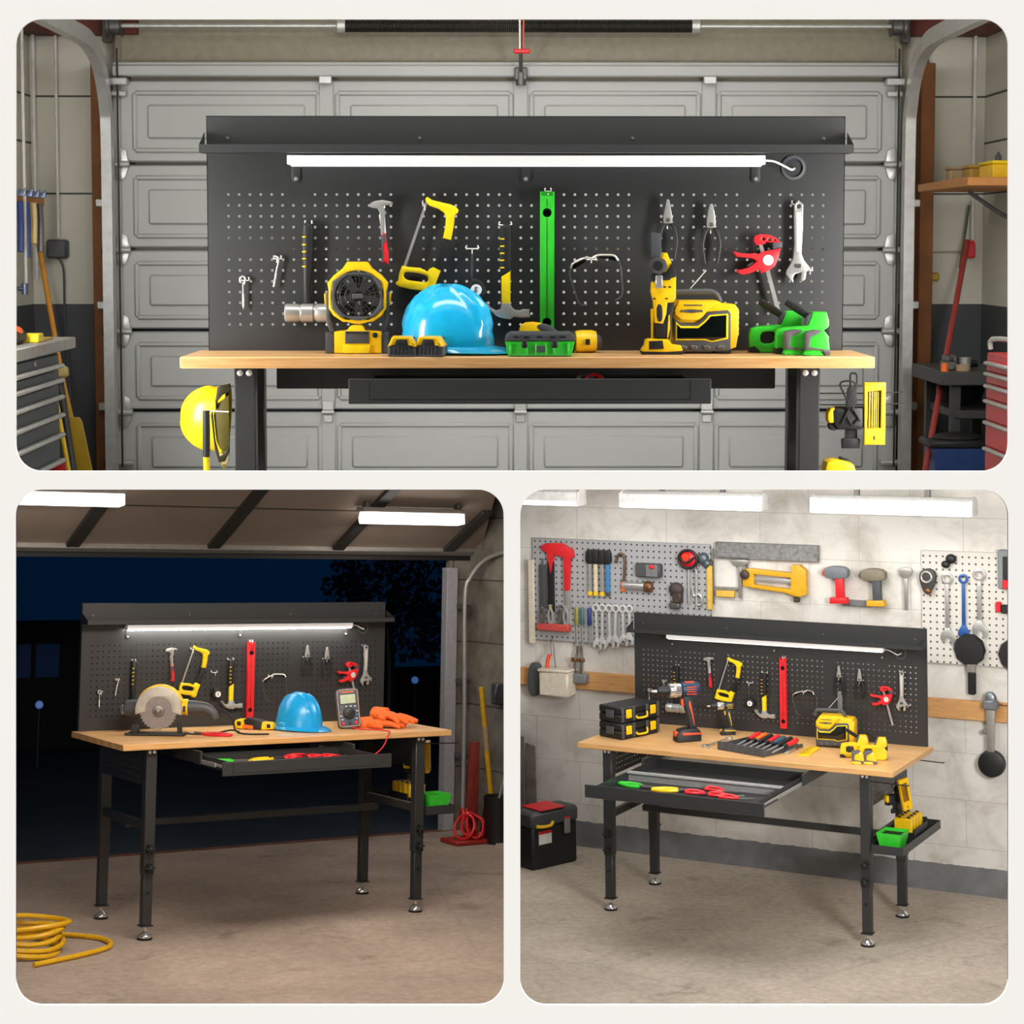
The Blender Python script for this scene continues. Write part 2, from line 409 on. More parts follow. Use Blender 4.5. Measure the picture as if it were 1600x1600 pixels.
# ------------------------------------------------------------------ the tools on the board (front elevation drawn at 1 unit = 1.765 mm, origin board corner)
U = .001765
def e(x, y): return ((x-320.5)*U, (548-y)*U)
def el(pts, a): return [(e(x, y)[0]-a[0], e(x, y)[1]-a[1]) for x, y in pts]
KIT = []; KLOC = {}
def kit(name, key, cat, ax, ay):
    a = e(ax, ay); t = thing(name, key, cat, (BX+a[0], KD-.022, H+a[1])); KLOC[t.name] = ((BX+a[0], KD-.022, H+a[1]), key); KIT.append(t); return t, a
def hook_thing(key, x, y, w=11, drop=9):
    t, a = kit('peg_hook', key, 'hook', x, y)
    s = w*U/2; d = .022
    mb = MB().tube([(-s, .004, .006), (-s, -.008, .006), (-s, -.012, 0), (s, -.012, 0), (s, -.008, .006), (s, .004, .006)], .0016, 6, sub=3)
    mb.tube([(0, -.012, 0), (0, -d, -.003), (0, -d-.004, -drop*U*.6)], .0016, 6, sub=3).ell((0, -d-.004, -drop*U*.6), (.0022,)*3, 8, 6)
    mb.ell((-s, -.009, .007), (.0026,)*3, 8, 6).ell((s, -.009, .007), (.0026,)*3, 8, 6)
    return part('wire', mb, ZINC, t)
def build_kit():
    hang = 'white metal hook holding the '
    # screws
    t, a = kit('eye_screw', 'small steel screw with round hook head', 'screw', 377, 436)
    mb = MB().tube([(.006*math.cos(q)*1.25-.001, -.014, .0075*math.sin(q)*1.25) for q in [PI*(-.45+1.75*k/14) for k in range(15)]], .0027)
    mb.cyl((0, -.014, -.008), (0, -.014, -.066), .0026, n=10); part('shank', mb, STEEL, t)
    th = MB()
    for k in range(13): th.lathe([(.0028, -.0014), (.0042, 0), (.0028, .0014)], (0, -.014, -.04-k*.0028), n=10, caps=False)
    part('thread', th.lathe([(.0026, 0), (.0004, .008)], (0, -.014, -.074), (0, 0, -1), 10), ZINC, t)
    hook_thing(hang+'round hook screw', 380, 437)
    t, a = kit('lag_screw', 'small steel screw with bent head', 'screw', 432, 402)
    mb = MB().tube([(-.012, -.012, .006), (0, -.014, .002), (.002, -.014, -.008), (-.004, -.014, -.035), (-.012, -.014, -.08)], .0027, sub=4)
    part('shank', mb, STEEL, t); th = MB()
    for k in range(12):
        q = k/11; th.lathe([(.0028, -.0014), (.0042, 0), (.0028, .0014)], (-.0058-.0062*q, -.014, -.043-.036*q), (-.18, 0, -1), 10, False)
    part('thread', th, ZINC, t)
    hook_thing(hang+'bent head screw', 431, 403)
    # mallet
    t, a = kit('mallet', 'mallet with black grip and silver head', 'hammer', 481, 350)
    part('grip', MB().prism(el([(472, 350), (474, 347), (484, 347), (489, 352), (488, 385), (486, 420), (483, 446), (485, 475), (472, 475), (472, 420), (471, 385)], a), -.032, -.008, .008), BLK2, t)
    rb = MB()
    for y in (369, 381, 392, 403, 415): rb.box((e(474, 0)[0]-a[0], -.0325, e(0, y)[1]-a[1]), (.011, .003, .0045), .0012)
    part('grip_stripe', rb, YEL, t, 'yellow stripes')
    hx, hz = el([(443, 488)], a)[0]; L = 70*U
    part('head', MB().lathe([(.022, 0), (.0255, .004), (.0255, .036), (.023, .04), (.023, .044), (.026, .047), (.026, L-.045), (.023, L-.042), (.023, L-.038), (.0255, L-.034), (.0255, L-.004), (.022, L)], (hx, -.026, hz), (1, 0, 0), 28), STEEL, t)
    hook_thing(hang+'mallet', 480, 348, 10)
    # red handled framing hammer
    t, a = kit('framing_hammer', 'steel hammer with red grip', 'hammer', 598, 316)
    part('head', MB().prism(el([(577, 322), (578, 316), (584, 313), (596, 311), (608, 313), (613, 315), (612, 318), (600, 318), (600, 327), (603, 331), (600, 336), (600, 366), (594, 366), (592, 330), (588, 324), (582, 324)], a), -.026, -.012, .003), STEEL, t)
    part('neck', MB().prism(el([(591, 334), (600, 334), (602, 364), (595, 366)], a), -.024, -.012, .004), WHT, t)
    part('grip', MB().prism(el([(595, 363), (602, 363), (603, 375), (606, 392), (606, 412), (601, 409), (597, 410), (595, 409), (597, 398), (595, 380)], a), -.03, -.009, .006), RED, t, 'red grip')
    part('grip_inlay', MB().prism(el([(595.5, 366), (601, 364), (602, 374), (597, 382), (599, 396), (598, 408), (596, 404), (597, 394), (595, 380)], a), -.0312, -.02, .001), GRYP, t, 'charcoal inlay')
    hook_thing(hang+'red gripped hammer', 600, 318, 14)
    # hacksaw
    t, a = kit('hacksaw', 'yellow framed hacksaw', 'saw', 668, 317)
    part('front_grip', MB().prism(el([(664, 309), (667, 306), (674, 311), (690, 315), (704, 318), (712, 322), (716, 327), (715, 331), (710, 335), (709, 348), (706, 364), (704, 374), (691, 371), (695, 354), (696, 338), (693, 331), (684, 325), (670, 320), (665, 314)], a), -.034, -.012, .005), YELB, t)
    part('back_bar', MB().prism(el([(691.5, 370), (704, 373), (699, 386), (687, 421), (676, 418)], a), -.03, -.014, .004), BLK2, t)
    part('handle', MB().prism(el([(627, 414), (640, 416), (655, 417), (667, 423), (671, 418), (676, 416), (688, 422), (682, 436), (676, 455), (672, 460), (664, 459), (657, 453), (640, 451), (623, 447), (618, 444), (617, 440), (621, 437), (622, 428)], a), -.036, -.01, .006,
         [chaikin(el([(631, 424), (640, 424), (655, 426), (668, 430), (668, 438), (662, 440), (648, 438), (633, 436), (629, 430)], a), 1)]), YELB, t)
    part('blade', MB().prism(el([(664.5, 312), (668.5, 313), (633.5, 415), (629, 414)], a), -.0235, -.0215), STEEL, t)
    hook_thing(hang+'hacksaw', 663, 317, 7, 16)
    # tape measure on its cord
    t, a = kit('tape_measure', 'round black tape measure on a cord', 'tape measure', 737, 390)
    part('case', MB().prism(el([(735, 433), (746, 434), (755, 440), (760, 450), (758, 460), (750, 467), (728, 461), (727, 455), (731, 440)], a), -.042, -.008, .008, rnd=1), BLK2, t)
    cx, cz = el([(743.5, 451.5)], a)[0]
    d = part('dial', MB().lathe([(.0155, 0), (.0155, .001)], (cx, -.0415, cz), (0, -1, 0), 28), WHT, t, 'white round dial')
    part('dial_text', MB().text('3M', .0135, (cx, -.0432, cz), mtx=Matrix.Rotation(-1.35, 3, 'Y') @ Matrix.Rotation(PI/2, 3, 'X')), BLK2, d)
    part('cord', MB().tube([(0, -.022, 0), (-.003, -.02, -.04), (-.001, -.02, -.078)], .0012, 6).tube([(.001, -.022, 0), (.002, -.02, -.04), (-.001, -.02, -.078)], .0012, 6), GRYP, t)
    hook_thing(hang+'tape measure', 737, 387, 18, 12)
    # claw hammer
    t, a = kit('claw_hammer', 'claw hammer with black and yellow handle', 'hammer', 789, 353)
    part('grip', MB().prism(el([(781, 351), (790, 349), (799, 350), (799, 375), (798, 405), (799, 421), (782, 431), (780, 405)], a), -.034, -.01, .008), BLK2, t)
    rb = MB()
    for y in (372, 383.5, 394.5, 405.5, 417): rb.box((e(784, 0)[0]-a[0], -.034, e(0, y)[1]-a[1]), (.013, .003, .0042), .0012)
    part('grip_stripe', rb, YEL, t, 'yellow stripes')
    part('handle', MB().prism(el([(782.5, 430), (797.5, 421), (797, 476), (783, 476)], a), -.032, -.012, .006), YELB, t, 'yellow lower handle')
    part('head', MB().prism(el([(783, 472), (797, 472), (799, 478), (804, 483), (812, 484), (816, 482), (827, 482), (828, 495), (816, 496), (803, 494), (797, 498), (786, 497), (775, 494), (766, 486), (760, 477), (757, 471), (760, 471), (766, 479), (774, 484), (781, 482)], a), -.036, -.008, .006), STEEL, t)
    hook_thing(hang+'claw hammer', 789, 350, 18)
    # spirit level
    t, a = kit('spirit_level', 'long green spirit level', 'spirit level', 855, 300)
    c1, c2 = el([(854.5, 331), (854.5, 503)], a)
    part('body', MB().prism(el([(843.5, 298), (866, 298), (866, 526), (843.5, 526)], a), -.026, -.004, .0015,
         [circ(*c1, .0125), circ(*c2, .0125), el([(846, 299.5), (863, 299.5), (863, 304), (846, 304)], a)]), GRN, t)
    part('groove', MB().box((c1[0], -.0262, (c1[1]+c2[1])/2), (.0016, .001, 156*U)).box((c1[0], -.0262, c1[1]+.0135+.014), (.0016, .001, .02)), BLK2, t)
    v = MB()
    for c in (c1, c2): v.lathe([(.0125, 0), (.0125, .012), (.0095, .014), (.0095, .002)], (c[0], -.008, c[1]), (0, -1, 0), 24)
    part('vial_window', v, BLK2, t)
    hook_thing(hang+'spirit level', 856, 297, 9)
    # safety glasses
    t, a = kit('safety_glasses', 'wraparound glasses with thin dark frame', 'glasses', 925, 405)
    part('brow', MB().tube([(q[0], -.03-.02*math.sin(i), q[1]) for i, q in enumerate(el([(892, 419), (894, 411), (906, 404), (917, 401), (925, 402), (934, 397.5), (948, 397), (960, 398), (965, 406)], a))], .0028, sub=3), ZINC, t, 'bright upper rim')
    part('lens', MB().prism(el([(894, 412), (917, 402.5), (914, 408), (895, 420)], a), -.04, -.037).prism(el([(935, 399), (960, 400), (966, 408), (950, 403), (935, 402)], a), -.04, -.037), M('smoked_lens', '121416', .1), t)
    part('temple', MB().tube([(q[0], -.035, q[1]) for q in el([(892, 418), (890, 428), (896, 448), (902, 467), (908, 475), (918, 476)], a)], .0022, sub=4)
         .tube([(q[0], -.035, q[1]) for q in el([(966, 407), (970, 416), (972, 440), (973, 455), (969, 464), (961, 468)], a)], .0022, sub=4), GRYP, t)
    hook_thing(hang+'safety glasses', 924, 404, 14)
    # pliers
    for nm, lab, ox, oy, wd in (('long_nose_pliers', 'long nose pliers with black grips', 1044, 310, 0), ('combination_pliers', 'blunt nosed pliers with black grips', 1112, 317, 1)):
        t, a = kit(nm, lab, 'pliers', ox, oy+38)
        tip = [(ox-2, oy), (ox+2, oy), (ox+4+wd, oy+12), (ox+7, oy+27), (ox+7, oy+38), (ox-7, oy+38), (ox-7, oy+26), (ox-4-wd, oy+12)]
        part('jaw', MB().prism(el(tip, a), -.028, -.014, .003), STEEL, t)
        part('pivot', MB().lathe([(.006, 0), (.005, .002)], (0, -.028, .01), (0, -1, 0), 14), DSTEEL, t)
        g = MB()
        for s in (-1, 1):
            g.tube([(s*.006, -.021, .002), (s*.016, -.021, -.01), (s*.024, -.021, -.045), (s*.021, -.021, -.075), (s*.017, -.021, -.098)], lambda q: .0066-.001*q, 10, sub=4)
            g.box((s*.014, -.021, 0), (.018, .014, .007), .003)
        part('grip', g, BLK2, t)
        hook_thing(hang+('long nose pliers' if not wd else 'blunt nosed pliers'), ox-1, oy+40, 18)
    # trigger clamp
    t, a = kit('bar_clamp', 'red trigger clamp on a steel bar', 'clamp', 1199, 367)
    part('bar', MB().prism(el([(1187, 381), (1193, 381), (1222, 485), (1216, 488)], a), -.026, -.02), STEEL, t)
    part('fixed_jaw', MB().prism(el([(1179, 372), (1181, 367), (1190, 364), (1205, 366), (1214, 370), (1221, 377), (1213, 378), (1200, 377), (1195, 380), (1184, 382), (1180, 378)], a), -.034, -.012, .003, [circ(*el([(1194, 372)], a)[0], .0045, 12), circ(*el([(1203, 373)], a)[0], .0045, 12), circ(*el([(1211, 374)], a)[0], .003, 12)]), RED, t)
    part('sliding_jaw', MB().prism(el([(1146, 392), (1150, 392), (1158, 394), (1172, 395), (1182, 394), (1186, 396), (1192, 392), (1221, 386), (1218, 400), (1212, 414), (1203, 421), (1190, 426), (1188, 420), (1172, 426), (1163, 428), (1155, 426), (1152, 420), (1160, 420), (1172, 416), (1184, 407), (1178, 403), (1166, 401), (1152, 400)], a), -.038, -.01, .004,
         [el([(1210, 393), (1217, 390), (1215, 396)], a)]), RED, t)
    cx, cz = el([(1201, 405)], a)[0]
    part('disc', MB().lathe([(.015, 0), (.0145, .0015)], (cx, -.0375, cz), (0, -1, 0), 26), M('pale_grey_plastic', 'C9C7C6', .5), t, 'pale grey disc')
    part('jaw_pad', MB().prism(el([(1208, 378), (1223, 376), (1223, 385), (1209, 388)], a), -.034, -.012, .003), GRYP, t); part('release_lever', MB().box((e(1174, 0)[0]-a[0], -.024, e(0, 412)[1]-a[1]), (.02, .012, .007), .002, Matrix.Rotation(-.6, 3, 'Y')), GRYP, t)
    hook_thing(hang+'red clamp', 1197, 371, 10)
    # adjustable wrench
    t, a = kit('adjustable_wrench', 'large chrome adjustable wrench', 'wrench', 1249, 320)
    part('body', MB().prism(el([(1242, 318), (1246, 314), (1252, 314), (1256, 318), (1256, 350), (1254, 395), (1258, 405), (1266, 415), (1269, 419), (1262, 423), (1261, 434), (1256, 439), (1253, 436), (1255, 424), (1244, 427), (1241, 433), (1242, 441), (1236, 436), (1230, 427), (1231, 421), (1236, 413), (1241, 402), (1243, 380), (1242, 345)], a), -.028, -.014, .003,
         [circ(*el([(1249, 321)], a)[0], .0065, 16)]), STEEL, t)
    part('fluting', MB().prism(el([(1245, 330), (1253, 330), (1252, 392), (1246, 392)], a), -.0288, -.02, .001), ZINC, t)
    kx, kz = el([(1249, 414)], a)[0]; kn = MB()
    for k in range(5): kn.lathe([(.0055, 0), (.0065, .0012), (.0055, .0024)], (kx-.008+k*.0032, -.027, kz), (1, 0, 0), 14)
    part('worm_screw', kn, DSTEEL, t)
    hook_thing(hang+'adjustable wrench', 1245, 317, 10)
    hook_thing('white metal hook beside the jaw of the adjustable wrench', 1268, 421, 9)
KD = .33
# ------------------------------------------------------------------ shop goods used in more than one room
def S2(pts, cx, base, s): return [((x-cx)*s, (base-y)*s) for x, y in pts]
def helmet(label, mat, loc, rot, cat='hard hat'):
    t = thing('hard_hat', label, cat, loc, rot)
    n = 64; rings = []; ax, ay, h = .128, .106, .158
    def rib(y, w): return max(0, 1-(y/w)**2)
    for i in range(1, 15):
        u = i/14; ring = []
        for k in range(n):
            q = 2*PI*k/n; ph = u*PI/2; s = math.sin(ph)**.86; x, y, z = ax*s*math.cos(q), ay*s*math.sin(q), h*math.cos(ph)**.92+.022
            if u > .9: x *= 1.02; y *= 1.02
            d = .008*(rib(y, .011)+rib(abs(y)-.034, .009))*(1 if z > .07 else 0)
            f = 1+d/.12; ring.append(V((x*f, y*f, (z-.02)*f+.02)))
        rings.append(ring)
    for ext, dz in ((.006, .018), (.01, .013), (.014, .006), (.012, .003), (.004, .006)):
        ring = []
        for k in range(n):
            q = 2*PI*k/n; pk = max(0, math.cos(q))**2.2; r = ext+pk*.055*(ext/.014)
            ring.append(V(((ax*1.02+r)*math.cos(q), (ay*1.02+r*(.75 if pk > .05 else 1))*math.sin(q), dz-pk*.004+.002)))
        rings.append(ring)
    rings.append([p*.985+V((0, 0, .0003)) for p in rings[13]])
    part('shell', MB().ring_skin(rings, True), mat, t, ang=60)
    b = MB()
    for s in (-1, 1): b.box((-.01, s*.108, .03), (.05, .012, .024), .004)
    part('side_slot', b, mat, t)
    hb = MB().lathe([(.094, .012), (.096, .03), (.094, .03), (.092, .012)], n=28, sx=1.15, caps=False); part('headband', hb, BLK2, t)
    return t
def radio(label, loc, rot):
    t = thing('jobsite_radio', label, 'radio', loc, rot); d = .1
    c = lambda p: S2(p, 1101, 552, .00176)
    part('body', MB().prism(c([(1052, 546), (1052, 485), (1062, 470), (1120, 470), (1128, 474), (1148, 476), (1154, 484), (1154, 520), (1150, 542), (1140, 546)]), -.045, .055, .006), YEL, t)
    part('front_frame', MB().prism(c([(1053, 548), (1053, 497), (1064, 504), (1088, 504), (1098, 496), (1106, 487), (1137, 485), (1141, 490), (1141, 545), (1136, 548)]), -.052, -.02, .004), GRYP, t)
    part('trim_line', MB().prism(c([(1056, 531), (1056, 502), (1064, 509), (1090, 509), (1100, 501), (1108, 492), (1136, 490), (1137, 492), (1137, 529), (1112, 534), (1100, 531)]), -.054, -.03, .002), YELB, t)
    part('window', MB().prism(c([(1058, 529), (1058, 506), (1064, 512), (1091, 512), (1102, 503), (1110, 494), (1134, 492), (1134, 527), (1112, 532), (1102, 529)]), -.0555, -.03, .002), M('dark_gloss_window', '0B100D', .08, coat=.5), t)
    part('front_panel', MB().prism(c([(1054, 484), (1061, 472), (1118, 472), (1108, 482), (1096, 496), (1090, 500), (1066, 500), (1055, 492)]), -.058, -.03, .004), YEL, t)
    g = MB().box((c([(1082, 477)])[0][0], -.0585, c([(1082, 477)])[0][1]), (.05, .002, .003))
    for k, w in enumerate((8, 7, 7)):
        for s in (-1, 1): g.box((c([(1080+s*(5+k*5), 0)])[0][0], -.0585, c([(0, 486)])[0][1]), (.0065, .002, .009-.0018*k), 0, Matrix.Rotation(s*.35, 3, 'Y'))
    g.lathe([(.006, 0), (.005, .002)], (c([(1080, 0)])[0][0], -.058, c([(0, 486)])[0][1]), (0, -1, 0), 6)
    part('emblem', g, GRYP, t)
    v = MB(); y2 = YEL
    for z in (488, 496, 505, 514, 522): v.box((c([(1149, 0)])[0][0], 0, c([(0, z)])[0][1]), (.02, .085, .008), .003)
    part('side_fin', v, YEL, t)
    part('handle', MB().tube([(p[0], 0, p[1]) for p in c([(1046, 474), (1048, 462), (1056, 458), (1090, 457), (1112, 457), (1122, 462), (1127, 473)])], .0085, 10, sub=3), GRYP, t)
    k = MB()
    for x in range(1060, 1112, 7): k.ell((c([(x, 0)])[0][0], 0, c([(0, 456)])[0][1]), (.004, .007, .0045), 8, 6)
    part('handle_grip', k, GRYP, t)
    part('antenna', MB().cyl((c([(1074, 462)])[0][0], .02, c([(0, 462)])[0][1]), (c([(1107, 424)])[0][0], .02, c([(0, 424)])[0][1]), .0018, .0012, 8), ZINC, t)
    f = MB()
    for x in (1068, 1084, 1104, 1126): f.box((c([(x, 0)])[0][0], -.05, c([(0, 542)])[0][1]), (.02, .012, .012), .003)
    part('latch', f, DSTEEL, t)
    for x, w in ((1062, .03), (1130, .045)): part('foot', MB().box((c([(x, 0)])[0][0], 0, .006), (w, .09, .012), .003), BLK2, t)
    return t
def big_stapler(label, mat, loc, rot):
    t = thing('staple_gun', label, 'staple gun', loc, rot); c = lambda p: S2(p, 1218, 552, .00176)
    part('body', MB().prism(c([(1177, 546), (1177, 524), (1180, 514), (1190, 511), (1224, 508), (1226, 506), (1233, 487), (1254, 487), (1258, 500), (1258, 512), (1252, 516), (1258, 524), (1258, 546), (1250, 551), (1194, 551), (1186, 546)]), -.022, .022, .006,
         [chaikin(c([(1194, 538), (1193, 522), (1200, 519), (1216, 519), (1216, 536)]), 1)]), mat, t)
    part('hand_opening', MB().prism(c([(1192, 540), (1191, 520), (1199, 517), (1218, 517), (1218, 538)]), -.016, .016, .002), BLK2, t)
    a, b = c([(1193, 472), (1229, 495)])
    part('lever', MB().tube([(a[0], 0, a[1]), (b[0]-.03, 0, b[1]+.02), (b[0], 0, b[1])], lambda q: .0065+.002*math.sin(q*PI), 10, sub=4, flat=1.6), BLK2, t)
    k = MB()
    for i in range(5): k.box((a[0]+(b[0]-a[0])*(.25+.11*i), 0, a[1]+(b[1]-a[1])*(.25+.11*i)+.006), (.0025, .02, .004), 0, Matrix.Rotation(-.6, 3, 'Y'))
    part('lever_rib', k, GRYP, t)
    part('hinge', MB().prism(c([(1222, 510), (1224, 494), (1228, 490), (1234, 488), (1228, 508)]), -.018, .018, .002), GRYP, t)
    part('toe', MB().prism(c([(1176, 551), (1176, 543), (1184, 541), (1190, 547), (1192, 552)]), -.024, .024, .002), BLK2, t)
    part('heel', MB().prism(c([(1250, 515), (1259, 509), (1259, 524)]), -.0225, .0225, .001), BLK2, t)
    return t
def small_stapler(label, mat, loc, rot):
    t = thing('tape_measure', label, 'tape measure', loc, rot); c = lambda p: S2(p, 1279, 554, .00176)
    part('body', MB().prism(c([(1261, 548), (1261, 522), (1268, 517), (1288, 516), (1295, 523), (1298, 540), (1298, 550), (1262, 550)]), -.02, .02, .006, rnd=1), mat, t)
    part('belt', MB().prism(c([(1261, 545), (1260, 520), (1262, 518), (1276, 515), (1286, 516), (1280, 521), (1269, 526), (1267, 538), (1270, 541), (1284, 543), (1299, 545), (1299, 551), (1291, 552), (1285, 546), (1268, 545)]), -.0225, .0225, .003), M('warm_grey_rubber', '5A5556', .5), t)
    part('base', MB().prism(c([(1258, 552), (1260, 547), (1274, 547), (1284, 549), (1290, 553), (1274, 554), (1262, 554)]), -.021, .021, .002), mat, t)
    for x, w, h in ((1265, .012, .004), (1294, .014, .007)): part('foot', MB().box((c([(x, 0)])[0][0], 0, h/2), (w, .042, h), .001), M('warm_grey_rubber'), t)
    return t
def headlamp(label, loc, rot):
    """black head torch hanging by its strap"""
    t = thing('head_torch', label, 'head torch', loc, rot); c = lambda p: S2(p, 1332, 583, .00176)
    part('torch_body', MB().prism(c([(1304, 640), (1310, 635), (1352, 635), (1353, 666), (1348, 670), (1312, 670), (1306, 662)]), -.03, .02, .012), BLK2, t)
    part('lens_cap', MB().prism(c([(1297, 644), (1302, 637), (1309, 636), (1309, 660), (1300, 660), (1297, 655)]), -.026, .016, .008), YEL, t, 'yellow front cap')
    part('switch', MB().prism(c([(1299, 662), (1308, 659), (1311, 672), (1302, 670)]), -.02, .01, .004), BLK2, t)
    mb = MB()
    for p in ([(1331, 605), (1330, 590), (1331, 584), (1336, 583), (1340, 586), (1340, 600), (1338, 612)], [(1328, 632), (1322, 616), (1315, 602), (1318, 596), (1330, 595), (1338, 599), (1336, 608), (1328, 626)],
              [(1318, 660), (1326, 642), (1332, 632), (1338, 642), (1346, 656)], [(1326, 650), (1334, 662), (1342, 654)]):
        mb.tube([(q[0], -.034, q[1]) for q in c(p)], .0026, 6, sub=4)
    part('cord', mb, RUB, t)
    part('strap', MB().prism(c([(1323, 636), (1326, 606), (1331, 602), (1340, 603), (1341, 634)]), -.036, -.028, .003), RUB, t); part('strap', MB().prism(c([(1326, 668), (1344, 668), (1345, 690), (1325, 690)]), -.01, -.006, .001), RUB, t)
    part('buckle', MB().prism(c([(1320, 685), (1325, 683), (1345, 683), (1349, 685), (1348, 699), (1321, 699)]), -.016, .0, .004), BLK2, t)
    return t
def bit_case(label, loc, rot):
    t = thing('drill_bit_case', label, 'drill bit case', loc, rot); c = lambda p: S2(p, 1367, 598, .00176)
    part('case', MB().prism(c(rrect(1351, 693, 1384, 598, -.0) if 0 else [(1351, 598), (1384, 598), (1384, 693), (1352, 693)]), -.012, .012, .003, [c([(1355, 612), (1377, 610), (1377, 667), (1356, 668)])]), M('amber_yellow_plastic', 'F3BE1C', .35), t)
    part('slot_mark', MB().box((c([(1367, 0)])[0][0], -.0125, c([(0, 682)])[0][1]), (.003, .002, .01)), BLK2, t)
    part('tray_back', MB().prism(c([(1353, 608), (1378, 607), (1379, 670), (1352, 670)]), .0, .009), BLK2, t)
    b = MB()
    for i, x in enumerate((1355, 1359.5, 1363.5, 1367, 1370, 1373)):
        r = .0035-.0004*i; q = c([(x, 612), (x, 667)]); b.cyl((q[0][0], -.004, q[0][1]), (q[1][0], -.004, q[1][1]), r, n=8)
    part('drill_bit', b, M('brass', 'D9A93A', .3, 1.), t, 'brassy drill bits in a row')
    return t
def battery(label, loc, rot):
    t = thing('battery_pack', label, 'battery', loc, rot)
    part('case', MB().prism([(-.038, .004), (-.034, 0), (.034, 0), (.038, .004), (.038, .028), (.034, .032), (-.034, .032), (-.038, .028)], -.055, .055, .005), GRYP, t)
    part('cover', MB().prism([(-.0385, .026), (-.034, .036), (-.027, .052), (.02, .052), (.027, .047), (.032, .036), (.0385, .027), (.03, .027), (.02, .036), (.016, .046), (-.02, .046), (-.026, .03)], -.058, .045, .003), YEL, t)
    part('front_recess', MB().prism([(-.022, .029), (-.014, .046), (.013, .046), (.017, .029)], -.0595, -.05, .002).box((-.002, -.06, .036), (.02, .004, .01), .001), BLK2, t)
    part('slide_rail', MB().box((-.003, -.01, .036), (.036, .08, .016), .003).box((.02, .03, .043), (.02, .02, .012), .002), BLK2, t)
    r = MB()
    for k in range(7): r.box((-.03+.01*k, -.056, .016), (.0035, .002, .02), .0008)
    part('rib', r, BLK2, t); return t
def drill(label, loc, rot, s=1., body='1F3550', accent='E8502A', name='cordless_drill'):
    """pistol drill standing on its battery; chuck points to -x"""
    t = thing(name, label, 'drill', loc, rot); DB = M('drill_body_'+body, body, .4); AC = M('drill_accent_'+accent, accent, .4)
    A = lambda p: [(x*s, z*s) for x, z in p]
    part('motor_housing', MB().lathe([(.026*s, 0), (.038*s, .006*s), (.04*s, .05*s), (.04*s, .085*s), (.036*s, .098*s), (.02*s, .105*s)], (-.02*s, 0, .268*s), (1, 0, 0), 28), DB, t)
    v = MB()
    for k in range(4): v.box((.03*s, -.0385*s, (.25+.012*k)*s), (.055*s, .006*s, .004*s), .001)
    v.box((.03*s, 0, .307*s), (.05*s, .03*s, .004*s), .001)
    part('accent_line', v, AC, t, 'orange accent lines')
    g = MB().lathe([(.03*s, 0), (.037*s, .004*s), (.038*s, .022*s), (.035*s, .026*s), (.035*s, .03*s), (.038*s, .034*s), (.036*s, .062*s), (.03*s, .066*s)], (-.085*s, 0, .268*s), (1, 0, 0), 28); part('gear_collar', g, CHR, t)
    ch = part('chuck', MB().lathe([(.008*s, 0), (.018*s, .006*s), (.024*s, .03*s), (.028*s, .06*s), (.027*s, .066*s)], (-.15*s, 0, .268*s), (1, 0, 0), 24), BLK2, t)
    part('bit_socket', MB().lathe([(.003*s, -.03*s), (.006*s, -.026*s), (.008*s, -.01*s), (.009*s, 0)], (-.15*s, 0, .268*s), (1, 0, 0), 14), STEEL, ch)
    part('handle', MB().prism(A([(-.012, .24), (.05, .24), (.048, .2), (.06, .12), (.062, .068), (.022, .068), (.018, .12), (.002, .17), (-.006, .2)]), -.022*s, .022*s, .009*s), M('drill_grip', '22282E', .55), t)
    part('grip_line', MB().prism(A([(.02, .21), (.026, .212), (.04, .15), (.05, .085), (.046, .083), (.034, .14), (.018, .19)]), -.0235*s, -.018*s, .001), AC, t)
    part('trigger', MB().prism(A([(-.018, .222), (-.004, .225), (.004, .19), (-.012, .182), (-.02, .2)]), -.011*s, .011*s, .003*s), AC, t)
    part('battery', MB().prism(A([(-.055, .006), (-.05, 0), (.078, 0), (.082, .006), (.082, .045), (.074, .058), (.062, .07), (.012, .07), (-.03, .062), (-.052, .04)]), -.036*s, .036*s, .006*s), BLK2, t)
    part('battery_stripe', MB().prism(A([(-.02, .037), (.081, .037), (.08, .046), (-.024, .05)]), -.0375*s, .0375*s, .001).box((-.046*s, 0, .04*s), (.02*s, .05*s, .024*s), .003*s), AC, t)
    return t
def open_pliers(mb_grip, p0, d, L=.1, gap=.022):
    """two bowed handles lying flat from p0 along unit direction d"""
    d = V(d).normalized(); q = V((-d.y, d.x, 0))
    for s in (-1, 1): mb_grip.tube([V(p0)+d*(L*k)+q*(s*gap*math.sin(PI*(.15+.8*k))) for k in (0, .25, .5, .75, 1)], .007, 8, sub=3)
def flat_pliers(name, label, mat, loc, ang, group=None, L=.1, gap=.022):
    t = thing(name, label, 'pliers', loc, rotz(ang), group)
    g = MB(); open_pliers(g, (.008, 0, .008), (1, 0, 0), L, gap); part('grip', g, mat, t)
    part('jaw', MB().prism([(.012, -.01), (.012, .01), (-.02, .009), (-.055, .003), (-.055, -.003), (-.02, -.009)], .003, .013, .003, axis='z'), DSTEEL, t)
    return t
